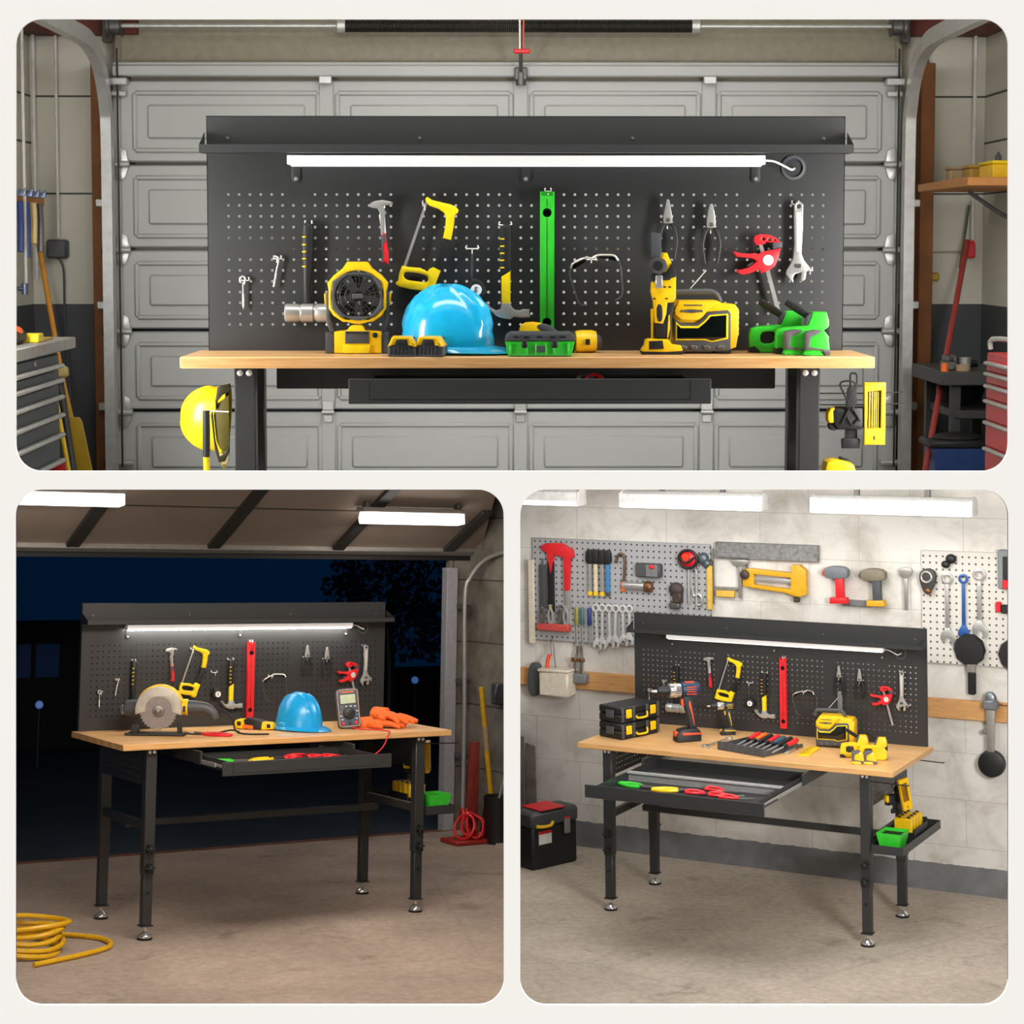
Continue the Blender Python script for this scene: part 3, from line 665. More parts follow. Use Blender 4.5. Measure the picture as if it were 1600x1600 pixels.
# ================================================================== UPPER ROOM: day-lit garage behind the long opening
ROOM = Matrix(((0.999972, -0.007512, 0.000222, -0.87359), (0.007509, 0.997421, -0.071378, 5.11309), (0.000315, 0.071377, 0.997449, 0.63337), (0, 0, 0, 1)))
UP = 'in the upper garage'
fl = lambda y: .626-.1187*y          # the upper room's deck falls away to the back
def X1(px, y): return .873+(px-800)*(5.04+y)/3000
def Z1(py, y): return 1.23+(386-py)*(5.04+y)/3000
KD = .33
EM1 = glow('bench_led_diffuser', 'FFFFFF', 1.3)
workbench('black steel pegboard workbench with light wood top in the upper garage', .33, fl, (.446, 1.394), .04, None, True)
led_bar('white light bar under the shelf of the upper workbench', .33, EM1)
build_kit()
for k in KIT:
    k['label'] = k['label']+' on the upper pegboard'
    if k.name.startswith('peg_hook'): k['group'] = 'hooks on the upper pegboard'

def fan():
    t = thing('work_fan', 'yellow and grey round cordless fan on the upper bench', 'fan', (.455, .19, H)); c = lambda p: S2(p, 562, 550, .00175)
    part('ring', MB().prism(c([(540, 418), (547, 408), (577, 408), (584, 418), (599, 429), (609, 441), (607, 452), (607, 480), (600, 492), (586, 501), (540, 501), (525, 491), (518, 480), (518, 452), (516, 441), (526, 429)]), -.035, .035, .006, [circ(*c([(563, 461)])[0], .069, 40)]), YEL, t)
    part('inner_ring', MB().prism(c([(545, 425), (580, 425), (600, 438), (603, 480), (588, 494), (537, 494), (523, 480), (524, 438)]), -.039, .03, .004, [circ(*c([(563, 461)])[0], .0615, 40)]), GRYP, t)
    g = MB(); cx, cz = c([(563, 461)])[0]
    for r in (.02, .034, .048): g.tube([(cx+r*math.cos(q*PI/18), -.034, cz+r*math.sin(q*PI/18)) for q in range(36)], .0011, 5, True)
    for k in range(30):
        a = 2*PI*k/30; g.tube([(cx+.012*math.cos(a), -.035, cz+.012*math.sin(a)), (cx+.0625*math.cos(a), -.033, cz+.0625*math.sin(a))], .001, 5)
    part('guard', g, BLK2, t); part('hub_plate', MB().box((cx, -.037, cz), (.03, .006, .014), .002), GRYP, t)
    b = MB()
    for k in range(5):
        a = 2*PI*k/5+.3; pts = []
        for r in (.012, .03, .045, .058):
            w = .25+.55*r/.058
            for q, yy in ((-w/2, -.004), (w/2, .014)): pts.append((cx+r*math.cos(a+q), yy, cz+r*math.sin(a+q)))
        b.add(pts, [(0, 1, 3, 2), (2, 3, 5, 4), (4, 5, 7, 6)])
    b.lathe([(.014, 0), (.013, -.02)], (cx, .015, cz), (0, 1, 0), 18); part('blade', b, M('smoky_blade', '3A332B', .3), t)
    for s in (-1, 1):
        m = lambda p: c([(562+s*(q-562), y) for q, y in p])
        part('arm', MB().prism(m([(513, 458), (517, 453), (521, 456), (521, 478), (519, 492), (527, 514), (531, 540), (524, 546), (520, 520), (513, 500)]), -.014, .014, .003), GRYP, t)
        part('arm_cap', MB().prism(m([(510, 458), (513, 456), (513, 475), (511, 476)]), -.01, .01, .001), YEL, t)
        part('foot', MB().prism(m([(513, 549), (513, 517), (520, 517), (527, 523), (527, 549)]), -.04, .04, .003), GRYP, t)
    part('base', MB().prism(c([(527, 549), (527, 516), (546, 514), (552, 507), (556, 506), (570, 506), (575, 514), (600, 516), (600, 549)]), -.045, .045, .004), YEL, t)
    part('battery_slot', MB().prism(c([(544, 534), (544, 515), (581, 515), (581, 534)]), -.049, -.03, .003), GRYP, t)
    k = MB()
    for i in range(7): k.box((c([(547+i*5.2, 0)])[0][0], -.05, c([(0, 517)])[0][1]), (.005, .004, .005), .001)
    part('slot_tooth', k, BLK2, t)
    part('lower_block', MB().prism(c([(541, 549), (541, 536), (583, 536), (581, 549)]), -.052, -.03, .003), YELB, t)
    part('speed_knob', MB().lathe([(.0075, 0), (.0065, .008), (.002, .009)], (c([(590, 521)])[0][0], -.045, c([(590, 521)])[0][1]), (0, -1, 0), 16), BLK2, t)
fan()
battery('left battery of two, black with yellow top, before blue helmet', (X1(630, .05), .055, H), None)
battery('right battery of two, black with yellow top, before blue helmet', (X1(675, .05), .055, H), rotz(-7))
helmet('glossy blue hard hat with ridges on the upper bench', BLU, (X1(700, .185), .185, H), rotz(-22))
def green_case():
    t = thing('tool_case', 'small green tool case with black lid on upper bench', 'tool case', (X1(843, .06), .06, H)); c = lambda p: S2(p, 842, 558, .00172)
    part('tub', MB().prism(c([(789, 534), (896, 534), (891, 557), (794, 557)]), -.055, .055, .004), GRN, t)
    for x in (797, 822, 836, 852, 864, 886): part('rib', MB().box((c([(x, 0)])[0][0], -.056, c([(0, 546)])[0][1]), (.005, .006, .03), .0015), GRN, t)
    part('lid', MB().prism(c([(789, 534), (791, 526), (798, 521), (889, 521), (896, 526), (897, 534)]), -.056, .056, .005), GRYP, t)
    k = MB()
    for x in (806, 822, 842, 862, 878): k.box((c([(x, 0)])[0][0], -.057, c([(0, 527)])[0][1]), (.018, .004, .008), .002)
    part('lid_rib', k, BLK2, t)
    for x in (819, 865): part('latch', MB().box((c([(x, 0)])[0][0], -.059, c([(0, 538)])[0][1]), (.016, .008, .022), .003), BLK2, t)
    part('label_plate', MB().box((c([(843, 0)])[0][0], -.056, c([(0, 546)])[0][1]), (.036, .004, .017), .001), GRYP, t)
green_case()
def lying_tool():
    t = thing('power_tool', 'yellow and black power tool lying behind the green case', 'power tool', (X1(880, .2), .2, H))
    part('barrel', MB().lathe([(.02, 0), (.029, .006), (.031, .02), (.031, .05), (.028, .062)], (.03, 0, .031), (1, .08, 0), 24), YEL, t)
    part('collar', MB().lathe([(.026, 0), (.03, .01), (.03, .035)], (-.004, -.002, .031), (1, .08, 0), 24), BLK2, t)
    part('nose', MB().lathe([(.024, 0), (.02, .012), (.008, .02)], (.09, .005, .03), (1, .08, 0), 20), GRYP, t)
    part('name_plate', MB().box((.068, -.0305, .031), (.012, .006, .016), .001), BLK2, t)
    part('grip', MB().prism(chaikin([(-.12, .06), (-.11, .082), (-.07, .085), (-.03, .07), (0, .05), (0, .015), (-.12, .02)], 1), -.02, .03, .008), YEL, t)
    part('grip_pad', MB().prism(chaikin([(-.075, .07), (-.06, .082), (-.03, .074), (-.01, .055), (-.04, .05)], 1), -.022, .032, .004), GRYP, t)
lying_tool()
def multi_tool():
    t = thing('oscillating_tool', 'upright yellow and black power tool beside the radio', 'power tool', (X1(1034, .14), .14, H)); c = lambda p: S2(p, 1034, 552, .00173)
    part('body', MB().prism(c([(1019, 440), (1048, 432), (1056, 430), (1056, 465), (1052, 471), (1043, 472), (1041, 490), (1036, 505), (1024, 503), (1022, 470), (1018, 455)]), -.03, .03, .007), YEL, t)
    part('head', MB().prism(c([(1036, 394), (1042, 394), (1046, 404), (1052, 416), (1055, 430), (1030, 436), (1026, 420)]), -.026, .026, .006), YEL, t)
    part('band', MB().prism(c([(1019, 437), (1019, 428), (1040, 424), (1049, 410), (1055, 420), (1057, 430), (1048, 433), (1046, 437)]), -.031, .031, .004), BLK2, t)
    n = part('nose', MB().lathe([(.0135, .006), (.022, .004), (.023, .0), (.023, -.028)], (c([(1028, 414)])[0][0], -.036, c([(1028, 414)])[0][1]), (0, -1, 0), 26), DSTEEL, t, 'steel ring nose')
    part('nose_cap', MB().lathe([(.0135, 0), (.012, .004)], (c([(1027, 414)])[0][0], -.041, c([(1027, 414)])[0][1]), (0, -1, 0), 22), BLK2, n)
    part('blade', MB().prism(c([(1017, 362), (1033, 365), (1032, 400), (1018, 402)]), -.026, -.022, .001), GRYP, t)
    part('clip', MB().box((c([(1029, 0)])[0][0], -.034, c([(0, 439)])[0][1]), (.02, .006, .036), .003), STEEL, t)
    part('grip', MB().prism(c([(1022, 470), (1036, 470), (1054, 470), (1050, 500), (1048, 527), (1026, 527), (1024, 500)]), -.024, .024, .006), BLK2, t)
    v = MB().prism(c([(1018, 482), (1022, 481), (1022, 530), (1019, 530)]), -.008, .008, .001).prism(c([(1044, 492), (1046.5, 490), (1047, 512), (1044, 526), (1042.5, 526)]), -.026, .0, .001)
    part('edge_trim', v, YEL, t)
    part('trigger', MB().prism(chaikin(c([(1025, 474), (1034, 473), (1036, 490), (1034, 502), (1026, 500)]), 1), -.032, -.02, .004), RUB, t)
    k = MB()
    for x, z in ((1038, 447), (1046, 447), (1022, 465), (1041, 465)): k.box((c([(x, 0)])[0][0], -.0305, c([(0, z)])[0][1]), (.007, .002, .004), .0008)
    part('screw_hole', k, BLK2, t)
    part('battery', MB().prism(c([(1003, 546), (1008, 539), (1010, 530), (1014, 528), (1044, 528), (1050, 536), (1064, 538), (1067, 547), (1060, 549), (1004, 549)]), -.035, .035, .004), YEL, t)
    part('battery_base', MB().prism(c([(1002, 547), (1040, 548), (1068, 546), (1066, 552), (1004, 552)]), -.037, .037, .002), BLK2, t)
    part('battery_window', MB().prism(c([(1014, 544), (1014, 531), (1035, 530), (1037, 543)]), -.0365, -.03, .001), BLK2, t)
multi_tool()
radio('yellow jobsite radio with black window on the upper bench', (X1(1101, .17), .19, H), None)
big_stapler('left green staple gun with raised black lever', GRN, (X1(1218, .15), .2, H), None)
big_stapler('right green staple gun with raised black lever', GRN, (X1(1257, .12), .14, H), None)
small_stapler('left small green tape measure with grey bands', GRN, (X1(1249, .06), .085, H), None)
small_stapler('right small green tape measure with grey bands', GRN, (X1(1279, .05), .065, H), None)
# at the bench ends
helmet('yellow hard hat hanging on the left end of the upper bench', YELB, (X1(355, .2), .22, Z1(658, .2)), roty(-86) @ rotz(180) @ Matrix.Scale(.7, 4))
gv = thing('goggles', 'olive safety goggles slung inside the hanging yellow helmet', 'goggles', (X1(346, .12), .13, Z1(660, .12)))
c = lambda p: S2(p, 346, 660, .00172)
OLV = M('olive_strap', '5A5110', .6)
part('strap', MB().prism(c([(336, 628), (340, 606), (345, 603), (360, 600), (360, 612), (348, 618), (341, 626), (337, 640)]), -.02, -.012, .002), M('dark_olive_rubber', '2E2908', .5), gv)
part('frame', MB().prism(c([(329, 650), (332, 640), (336, 690), (342, 715), (352, 708), (358, 690), (358, 706), (350, 722), (341, 724), (335, 705)]), -.02, -.012, .002), M('dark_olive_rubber', '2E2908', .5), gv)
part('lens', MB().prism(c([(333, 650), (338, 632), (358, 618), (358, 695), (350, 706), (343, 704), (337, 690)]), -.014, -.008, .003), OLV, gv)
part('nose_piece', MB().prism(c([(340, 708), (352, 712), (358, 705), (355, 726), (348, 728), (343, 720)]), -.018, -.01, .002), M('clear_tan_plastic', 'B9AE7C', .3), gv)
hm = thing('hanging_hammer', 'black gripped tool with yellow shaft hanging beside yellow helmet', 'hammer', (X1(322, .04), .03, Z1(642, .04)))
part('grip', MB().tube([(0, 0, 0), (0, 0, -.06), (-.001, 0, -.126)], lambda q: .0085+.001*math.sin(q*PI), 12, sub=3), BLK2, hm)
part('shaft', MB().cyl((-.001, 0, -.124), (0, 0, -.168), .0088, n=12), YELB, hm)
part('hook_wire', MB().tube([(-.02, 0, .006), (-.006, 0, -.001), (.06, .0, -.004)], .0022, 6), ZINC, hm)
headlamp('black head torch with tangled cord hanging right of upper bench', (X1(1330, .1), .1, Z1(583, .1)), None)
bit_case('yellow drill bit case hanging right of the upper bench', (X1(1367, .1), .08, Z1(598, .1)), rotz(0))
for z, q in ((Z1(616, .1), 'upper'), (Z1(634, .1), 'lower')): solo('hook_rod', q+' thin black wire rod at right end of upper bench', 'hook', MB().tube([(W-.13, .1, z), (W+.02, .1, z), (W+.1, .1, z+.004)], .0018, 6), BLK2)
yt = thing('power_tool', 'yellow tool with black button below the head torch', 'power tool', (X1(1318, .1), .1, fl(.1)))
yt2 = Z1(718, .1)-fl(.1)
part('body', MB().prism(chaikin([(-.048, -.02), (-.048, yt2-.01), (-.03, yt2), (.0, yt2-.003), (.03, yt2-.012), (.036, yt2-.03), (.036, -.02)], 1), -.04, .04, .01), YEL, yt)
part('button', MB().prism([(-.004, yt2-.004), (-.002, yt2+.004), (.024, yt2-.004), (.03, yt2-.013), (.0, yt2-.009)], -.015, .015, .002), BLK2, yt)
# odds and ends just showing in the drawer
for nm, px, m, lb in (('pliers', 930, RED, 'red handle just showing in the upper drawer'), ('wire_coil', 915, DSTEEL, 'grey coil just showing in the upper drawer')):
    solo(nm, lb, 'hand tool', MB().tube([(-.03, .0, 0), (-.012, .01, .02), (.012, .01, .02), (.03, 0, 0)], .006, 8, sub=4), m, (X1(px, .03), .05, .866))

# ---- the room itself
m, nt, b = base('two_tone_painted_wall', .7)
tc = nt.nodes.new('ShaderNodeTexCoord'); sp = nt.nodes.new('ShaderNodeSeparateXYZ'); nt.links.new(tc.outputs['Object'], sp.inputs[0])
mt = nt.nodes.new('ShaderNodeMath'); mt.operation = 'GREATER_THAN'; mt.inputs[1].default_value = 1.0; nt.links.new(sp.outputs[2], mt.inputs[0])
up = mix(nt, noise(nt, tc.outputs['Object'], 2.5), 'BDBAAC', 'CECCBF')
nt.links.new(mix(nt, mt.outputs[0], '44474A', up), b.inputs['Base Color'])
TWO = m
GROOVE = M('dark_joint', '4B4A45', .8)
ROOM1_BACK = 2.66
wb = struct('wall_back', MB().box((.88, ROOM1_BACK+.05, 1.51), (3.85, .1, 2.38)), TWO)
g = MB()
for z in (1.825, 1.44): g.box((-.87, ROOM1_BACK-.001, z), (.26, .004, .007)); g.box((2.63, ROOM1_BACK-.001, z), (.3, .004, .007))
g.box((2.55, ROOM1_BACK-.001, 1.5), (.006, .004, 1.)); part('panel_joint', g, GROOVE, wb)
for nm, x, s in (('wall_left', -1.02, -1), ('wall_right', 2.78, 1)):
    w = struct(nm, MB().prism([(-.3, .655), (-.3, 2.7), (2.7, 2.7), (2.7, .318)], x, x+s*.1, axis='x'), TWO); g = MB()
    for z in (1.825, 1.64, 1.44): g.box((x-s*.001, 1.4, z), (.004, 2.5, .007))
    part('panel_joint', g, GROOVE, w)
struct('ceiling', MB().box((.88, 1.2, 2.75), (3.9, 3.06, .1)), M('garage_ceiling', 'A9A79C', .8))
RW = M('redwood_plate', '5A2216', .7, amt=.3, scale=9)
struct('trim_1', MB().box((-.97, 2.1, 2.1), (.12, 1.1, .08)).box((-.8, 2.6, 2.1), (.45, .1, .08)), RW)
struct('trim_2', MB().box((2.73, 2.1, 2.1), (.12, 1.1, .08)).box((2.6, 2.6, 2.1), (.3, .1, .08)), RW)
HB = M('header_board', '8B8474', .75)
struct('trim_3', MB().box((.88, 2.63, 2.0), (3.1, .07, .33)), HB)
struct('trim_4', MB().box((-.735, 2.6, 1.14), (.05, .09, 1.62), .003), STUD); struct('trim_5', MB().box((2.53, 2.6, 1.14), (.055, .09, 1.62), .003), STUD)
# sectional door
DOOR = M('door_grey_enamel', 'B4B6B4', .5, amt=.03, scale=4)
dl, drr = X1(190, 2.6), X1(1411, 2.6); dz = lambda py: Z1(py, 2.6)
door = bpy.data.objects.new('door_1', None); COL.objects.link(door); door.matrix_world = ROOM.copy(); door['kind'] = 'structure'
seams = [128, 258, 390, 516, 642, 768]
cols = [(225, 508), (538, 806), (838, 1096), (1128, 1377)]
for i in range(5):
    zt, zb = dz(seams[i])-.006, max(dz(seams[i+1])+.006, .325)
    mb = MB().box(((dl+drr)/2, 2.6, (zt+zb)/2), (drr-dl, .05, zt-zb), .006)
    for a, c2 in cols:
        xa, xb = X1(a, 2.6), X1(c2, 2.6); ta, tb = zt-.05, (zb+.045 if i < 4 else zb-.02)
        if tb > ta-.05: continue
        for (xx, zz, ww, hh) in ((xa, (ta+tb)/2, .02, ta-tb), (xb, (ta+tb)/2, .02, ta-tb), ((xa+xb)/2, ta, xb-xa, .02), ((xa+xb)/2, tb, xb-xa, .02)): mb.box((xx, 2.572, zz), (ww, .014, hh), .0065)
        mb.box(((xa+xb)/2, 2.572, (ta+tb)/2), (xb-xa-.1, .016, ta-tb-.09), .0075)
    for px in (521, 821, 1112): mb.box((X1(px, 2.6), 2.571, (zt+zb)/2), (.055, .012, zt-zb-.004), .003)
    part('door_section', mb, DOOR, door)
part('top_strut', MB().box(((dl+drr)/2, 2.55, dz(117)), (drr-dl-.02, .05, .045), .006).box(((dl+drr)/2, 2.56, dz(107)), (drr-dl-.02, .03, .02), .004), DOOR, door)
GALV = M('galvanised', 'BFC0BE', .35, .45)
for i, s in enumerate(seams[1:5]+[721]):
    for k, px in enumerate((204, 1397)):
        x = X1(px, 2.6); z = dz(s); sg = -1 if k == 0 else 1
        mb = MB().prism([(x-.028, z+.004), (x-.02, z+.05), (x, z+.062), (x+.02, z+.05), (x+.028, z+.004)], 2.558, 2.566, .001) if i < 4 else MB()
        if i < 4: mb.prism([(x-.028, z-.012), (x+.028, z-.012), (x+.016, z-.055), (x, z-.065), (x-.016, z-.055)], 2.558, 2.566, .001)
        mb.cyl((x-.035, 2.548, z-.004), (x+.035, 2.548, z-.004), .013, n=12)
        h = part('roller_hinge', mb, GALV, door); part('roller', MB().cyl((x+sg*.035, 2.54, z-.004), (x+sg*.075, 2.54, z-.004), .018, n=14), RUB, h)
for s in (258, 390, 516, 642):
    for px in (521, 821, 1112):
        x = X1(px, 2.6); z = dz(s); part('hinge', MB().box((x, 2.558, z+.022), (.045, .006, .036), .002).box((x, 2.558, z-.03), (.036, .006, .03), .002).cyl((x-.024, 2.552, z-.004), (x+.024, 2.552, z-.004), .009, n=10), GALV, door)
for px in (204, 1397): part('top_bracket', MB().box((X1(px, 2.6), 2.53, dz(134)), (.075, .05, .028), .004).box((X1(px, 2.6), 2.54, dz(152)), (.06, .03, .02), .003), GALV, door)
for px in (521, 1112): part('strut_clip', MB().box((X1(px, 2.6), 2.535, dz(131)), (.05, .02, .03), .003), GALV, door)
part('latch_bracket', MB().box((X1(821, 2.6), 2.53, dz(122)), (.05, .05, .05), .004).lathe([(.02, 0), (.02, .05)], (X1(821, 2.6), 2.52, dz(120)), (0, 0, -1), 12).cyl((X1(821, 2.6), 2.5, dz(118)), (X1(820, 2.5), 2.3, dz(60)), .008, n=8), DSTEEL, door)
# torsion spring and shaft
sp1 = thing('torsion_spring', 'black torsion spring on a steel shaft above the garage door', 'spring', (0, 2.5, Z1(46, 2.5)))
part('shaft', MB().cyl((X1(192, 2.5), 0, 0), (X1(1412, 2.5), 0, 0), .0085, n=12), GALV, sp1)
x0, x1 = X1(550, 2.5), X1(1086, 2.5); mb = MB(); N = 170
for k in range(N): mb.lathe([(.0235, -.0035), (.0255, 0), (.0235, .0035)], (x0+(x1-x0)*(k+.5)/N, 0, 0), (1, 0, 0), 14, False)
part('coil', mb, M('oiled_black_spring', '15130F', .5), sp1)
for xx, sg in ((x1, 1), (x0, -1)): part('end_cone', MB().lathe([(.028, 0), (.028, .03), (.016, .035)], (xx, 0, 0), (sg, 0, 0), 16), GALV, sp1)
for px, s in ((183, -1), (1416, 1)): part('cable_drum', MB().lathe([(.05, 0), (.05, .01), (.036, .014), (.036, .05), (.045, .055)], (X1(px, 2.5), 0, 0), (-s, 0, 0), 18).box((X1(px, 2.5)+s*.012, .05, .0), (.03, .06, .12), .003), DSTEEL, sp1)
rc = thing('release_cord', 'red release handle on cords hanging before the garage door', 'cord', (X1(822, 2.2), 2.2, 0))
zz = lambda py: Z1(py, 2.2)
part('handle', MB().box((0, 0, zz(84.5)), (.062, .018, .017), .004), RED, rc); part('rope', MB().cyl((-.007, 0, zz(84)), (-.008, 0, 2.2), .0035, n=8), WHT, rc); part('red_rope', MB().cyl((.006, 0, zz(84)), (.008, 0, 2.2), .0032, n=8), M('faded_red_rope', 'C9604E', .8), rc)
# tracks
for lab, px, s in (('left steel roller track curving up beside the garage door', 180, -1), ('right steel roller track curving up beside the garage door', 1425, 1)):
    x = X1(px, 2.48); t = thing('roller_track', lab, 'track', (x, 2.48, 0))
    path = [V((0, 0, .34)), V((0, 0, 1.0)), V((0, 0, 1.62)), V((0, -.03, 1.78)), V((0, -.14, 1.92)), V((0, -.32, 1.985)), V((0, -.6, 2.0)), V((0, -1.6, 2.0))]
    pp = crom(path, 6); rings = []
    for i, p in enumerate(pp):
        a = pp[max(0, i-1)]; c2 = pp[min(len(pp)-1, i+1)]; d = (c2-a).normalized(); nrm = V((0, d.z, -d.y))
        rings.append([p+nrm*u+V((v, 0, 0)) for u, v in ((-.03, -.02), (.03, -.02), (.03, .02), (-.03, .02))])
    part('rail', MB().ring_skin(rings), GALV, t)
    for z in (.6, 1.0, 1.4): part('bracket', MB().box((s*.03, .05, z), (.05, .05, .03), .003), GALV, t)
    part('cable', MB().cyl((-s*.035, .03, .36), (-s*.035, .03, 2.0), .004, n=6), BLK2, t)
# pipes on the walls
def pipe(lab, px, y, z0, z1, r, x=None, col=None): return solo('conduit', lab, 'pipe', MB().cyl((0, 0, z0), (0, 0, z1), r, n=12), col or M('pale_pipe', 'C9C8C2', .5), (X1(px, y) if x is None else x, y, 0), group='pale pipes on the upper garage walls')
pipe('thin pale pipe highest on the upper left side wall', 49, 1.95, Z1(450, 1.95), 2.05, .006)
pipe('pale pipe in the left corner of the upper garage', 67, 2.6, 1.1, 2.06, .008)
pipe('pale pipe above the black control box', 102, 2.62, Z1(372, 2.6), 2.06, .0065)
pipe('pale pipe in the right corner above the red alarm box', 1527, 2.6, Z1(376, 2.6), 2.06, .008)
cb = thing('control_box', 'dark control box with hanging cord on upper garage wall', 'control box', (X1(99, 2.6), 2.62, Z1(390, 2.6)))
part('box', MB().box((0, 0, 0), (.08, .06, .075), .008), GRYP, cb); part('cord', MB().tube([(.0, -.01, -.036), (.012, -.01, -.05), (.025, -.012, -.1), (.022, 0, -.3), (.03, 0, -.45), (.045, -.02, -.6)], .005, 6, sub=4), GRYP, cb)
# tool rail on the left wall
solo('tool_rail', 'short wooden tool rail on the upper left wall', 'rail', MB().box((-.02, 0, 0), (.09, .62, .035), .003), M('orange_pine', 'B5793A', .6), (-.93, 2.06, 1.40))
for i, (y, h, lab, m) in enumerate(((1.87, .2, 'blue handled wrench nearest on the left wall rail', M('blue_grip', '2B3E78', .4)), (1.97, .22, 'blue handled wrench second on the left wall rail', M('blue_grip')), (2.07, .17, 'light wooden handled tool on the left wall rail', M('pale_ash', 'D9BF86', .6)), (2.17, .2, 'grey wrench last on the left wall rail', DSTEEL))):
    t = thing('wrench', lab, 'wrench', (-.875, y, 1.41), None, 'tools on the left wall rail'); part('handle', MB().tube([(0, 0, -.02), (0, .01, -h*.5), (0, .0, -h)], .012, 8, sub=3), m, t); part('head', MB().prism([(-.02, 0), (.02, 0), (.026, .03), (.01, .02), (-.01, .02), (-.026, .03)], -.006, .006, .002), M('blue_steel', '6F7A92', .35, .8), t)
pv = thing('pipe_valve', 'small blue valve low on the thin left wall pipe', 'valve', (X1(47, 1.93), 1.93, Z1(452, 1.93))); part('body', MB().cyl((0, 0, -.02), (0, 0, .02), .013).cyl((0, -.001, 0), (-.02, -.02, 0), .008), M('blue_steel'), pv)
# cabinet with drawers, left
CAB = M('slate_cabinet', '3F464E', .45); y0c, y1c = .25, 1.0; xf = -.55
cab = thing('drawer_cabinet', 'dark grey drawer cabinet with pale handles at far left', 'cabinet', (0, 0, 0)); zb = fl(.7)
part('body', MB().box((xf-.2, (y0c+y1c)/2, (zb+.905)/2), (.4, y1c-y0c, .905-zb), .004), CAB, cab)
part('top', MB().box((xf-.2, (y0c+1.13)/2, .922), (.46, 1.13-y0c, .036), .003), M('pale_grey_worktop', 'A5A29C', .6), cab)
hz = [.858, .812, .76, .703, .641, .56]
for i, z in enumerate(hz):
    top = .9 if i == 0 else hz[i-1]-.008
    d = part('drawer', MB().box((xf+.003, (y0c+y1c)/2, (top+z)/2-.004), (.012, y1c-y0c-.05, top-z-.004), .002), CAB, cab)
    part('handle', MB().box((xf+.02, (y0c+y1c)/2, z), (.022, y1c-y0c-.06, .014), .005), M('satin_aluminium', 'C8C8C4', .35, .6), d, 'pale metal handle strip')
part('lock', MB().lathe([(.009, 0), (.008, .004)], (xf+.009, .66, .88), (1, 0, 0), 14), STEEL, cab)
solo('work_glove', 'orange rounded tool on top of the dark grey cabinet', 'hand tool', MB().ell((0, 0, .03), (.05, .05, .028)).ell((.03, .05, .022), (.03, .04, .02)), ORG, (xf-.08, .6, .955))
solo('tool_bag', 'black low tool bag on the dark grey cabinet', 'bag', MB().box((0, 0, .022), (.14, .26, .044), .014), BLK2, (xf-.09, .58, .94))
solo('sponge_block', 'small yellow block on the dark grey cabinet', 'block', MB().box((0, 0, .014), (.05, .07, .028), .004), YELB, (xf-.02, .77, .94))
solo('steel_rule', 'flat yellow strip on the dark grey cabinet', 'ruler', MB().box((0, 0, .004), (.05, .14, .008), .002), M('mustard_plastic', 'C9A23C', .5), (xf-.03, .9, .94))
# leaning poles and boards, left
def pole(name, lab, cat, a, bb, r, m, y): return solo(name, lab, cat, MB().tube([a, ((V(a)+V(bb))/2), bb], r, 10), m)
sh = thing('push_shovel', 'long orange wooden pole with wide yellow blade leaning left', 'shovel', (0, 0, 0)); y = 2.2
part('pole', MB().tube([(X1(65, 2.5), 2.5, Z1(345, 2.5)), (X1(103, 2.25), 2.25, Z1(590, 2.25)), (X1(121, 2.1), 2.1, Z1(680, 2.1))], .0105, 10), M('varnished_pole', 'C8892C', .45), sh)
part('blade', MB().prism([(X1(117, y), Z1(650, y)), (X1(122, y), Z1(649, y)), (X1(139, y), Z1(649, y)), (X1(143, y), Z1(655, y)), (X1(160, y), Z1(742, y)), (X1(126, y), Z1(742, y))], 2.08, 2.1, .004), M('mustard_blade', 'B4921E', .5), sh)
part('socket', MB().prism([(X1(101, y), Z1(570, y)), (X1(108, y), Z1(572, y)), (X1(124, y), Z1(655, y)), (X1(114, y), Z1(655, y))], 2.1, 2.13, .004), M('mustard_blade'), sh)
pole('broom', 'bright yellow pole leaning beside the cabinet', 'pole', (X1(90, 1.6), 1.6, Z1(615, 1.6)), (X1(110, 1.5), 1.5, Z1(742, 1.5)), .0085, M('bright_pole', 'E0B818', .45), 0)
pole('iron_bar', 'dark bar leaning behind the bright yellow pole', 'pole', (X1(97, 1.9), 1.9, Z1(585, 1.9)), (X1(118, 1.8), 1.8, Z1(742, 1.8)), .014, M('dark_bar', '33312E', .5), 0)
solo('foam_block', 'pale yellow foam block behind the cabinet end', 'block', MB().box((0, 0, 0), (.045, .05, .04), .008), M('pale_foam', 'B7A46A', .9), (X1(102, 1.85), 1.85, Z1(582, 1.85)))
solo('red_can', 'small red can low behind the dark bar', 'can', MB().cyl((0, 0, 0), (0, 0, .05), .03), RED, (X1(97, 2.0), 2.0, fl(2.0)))
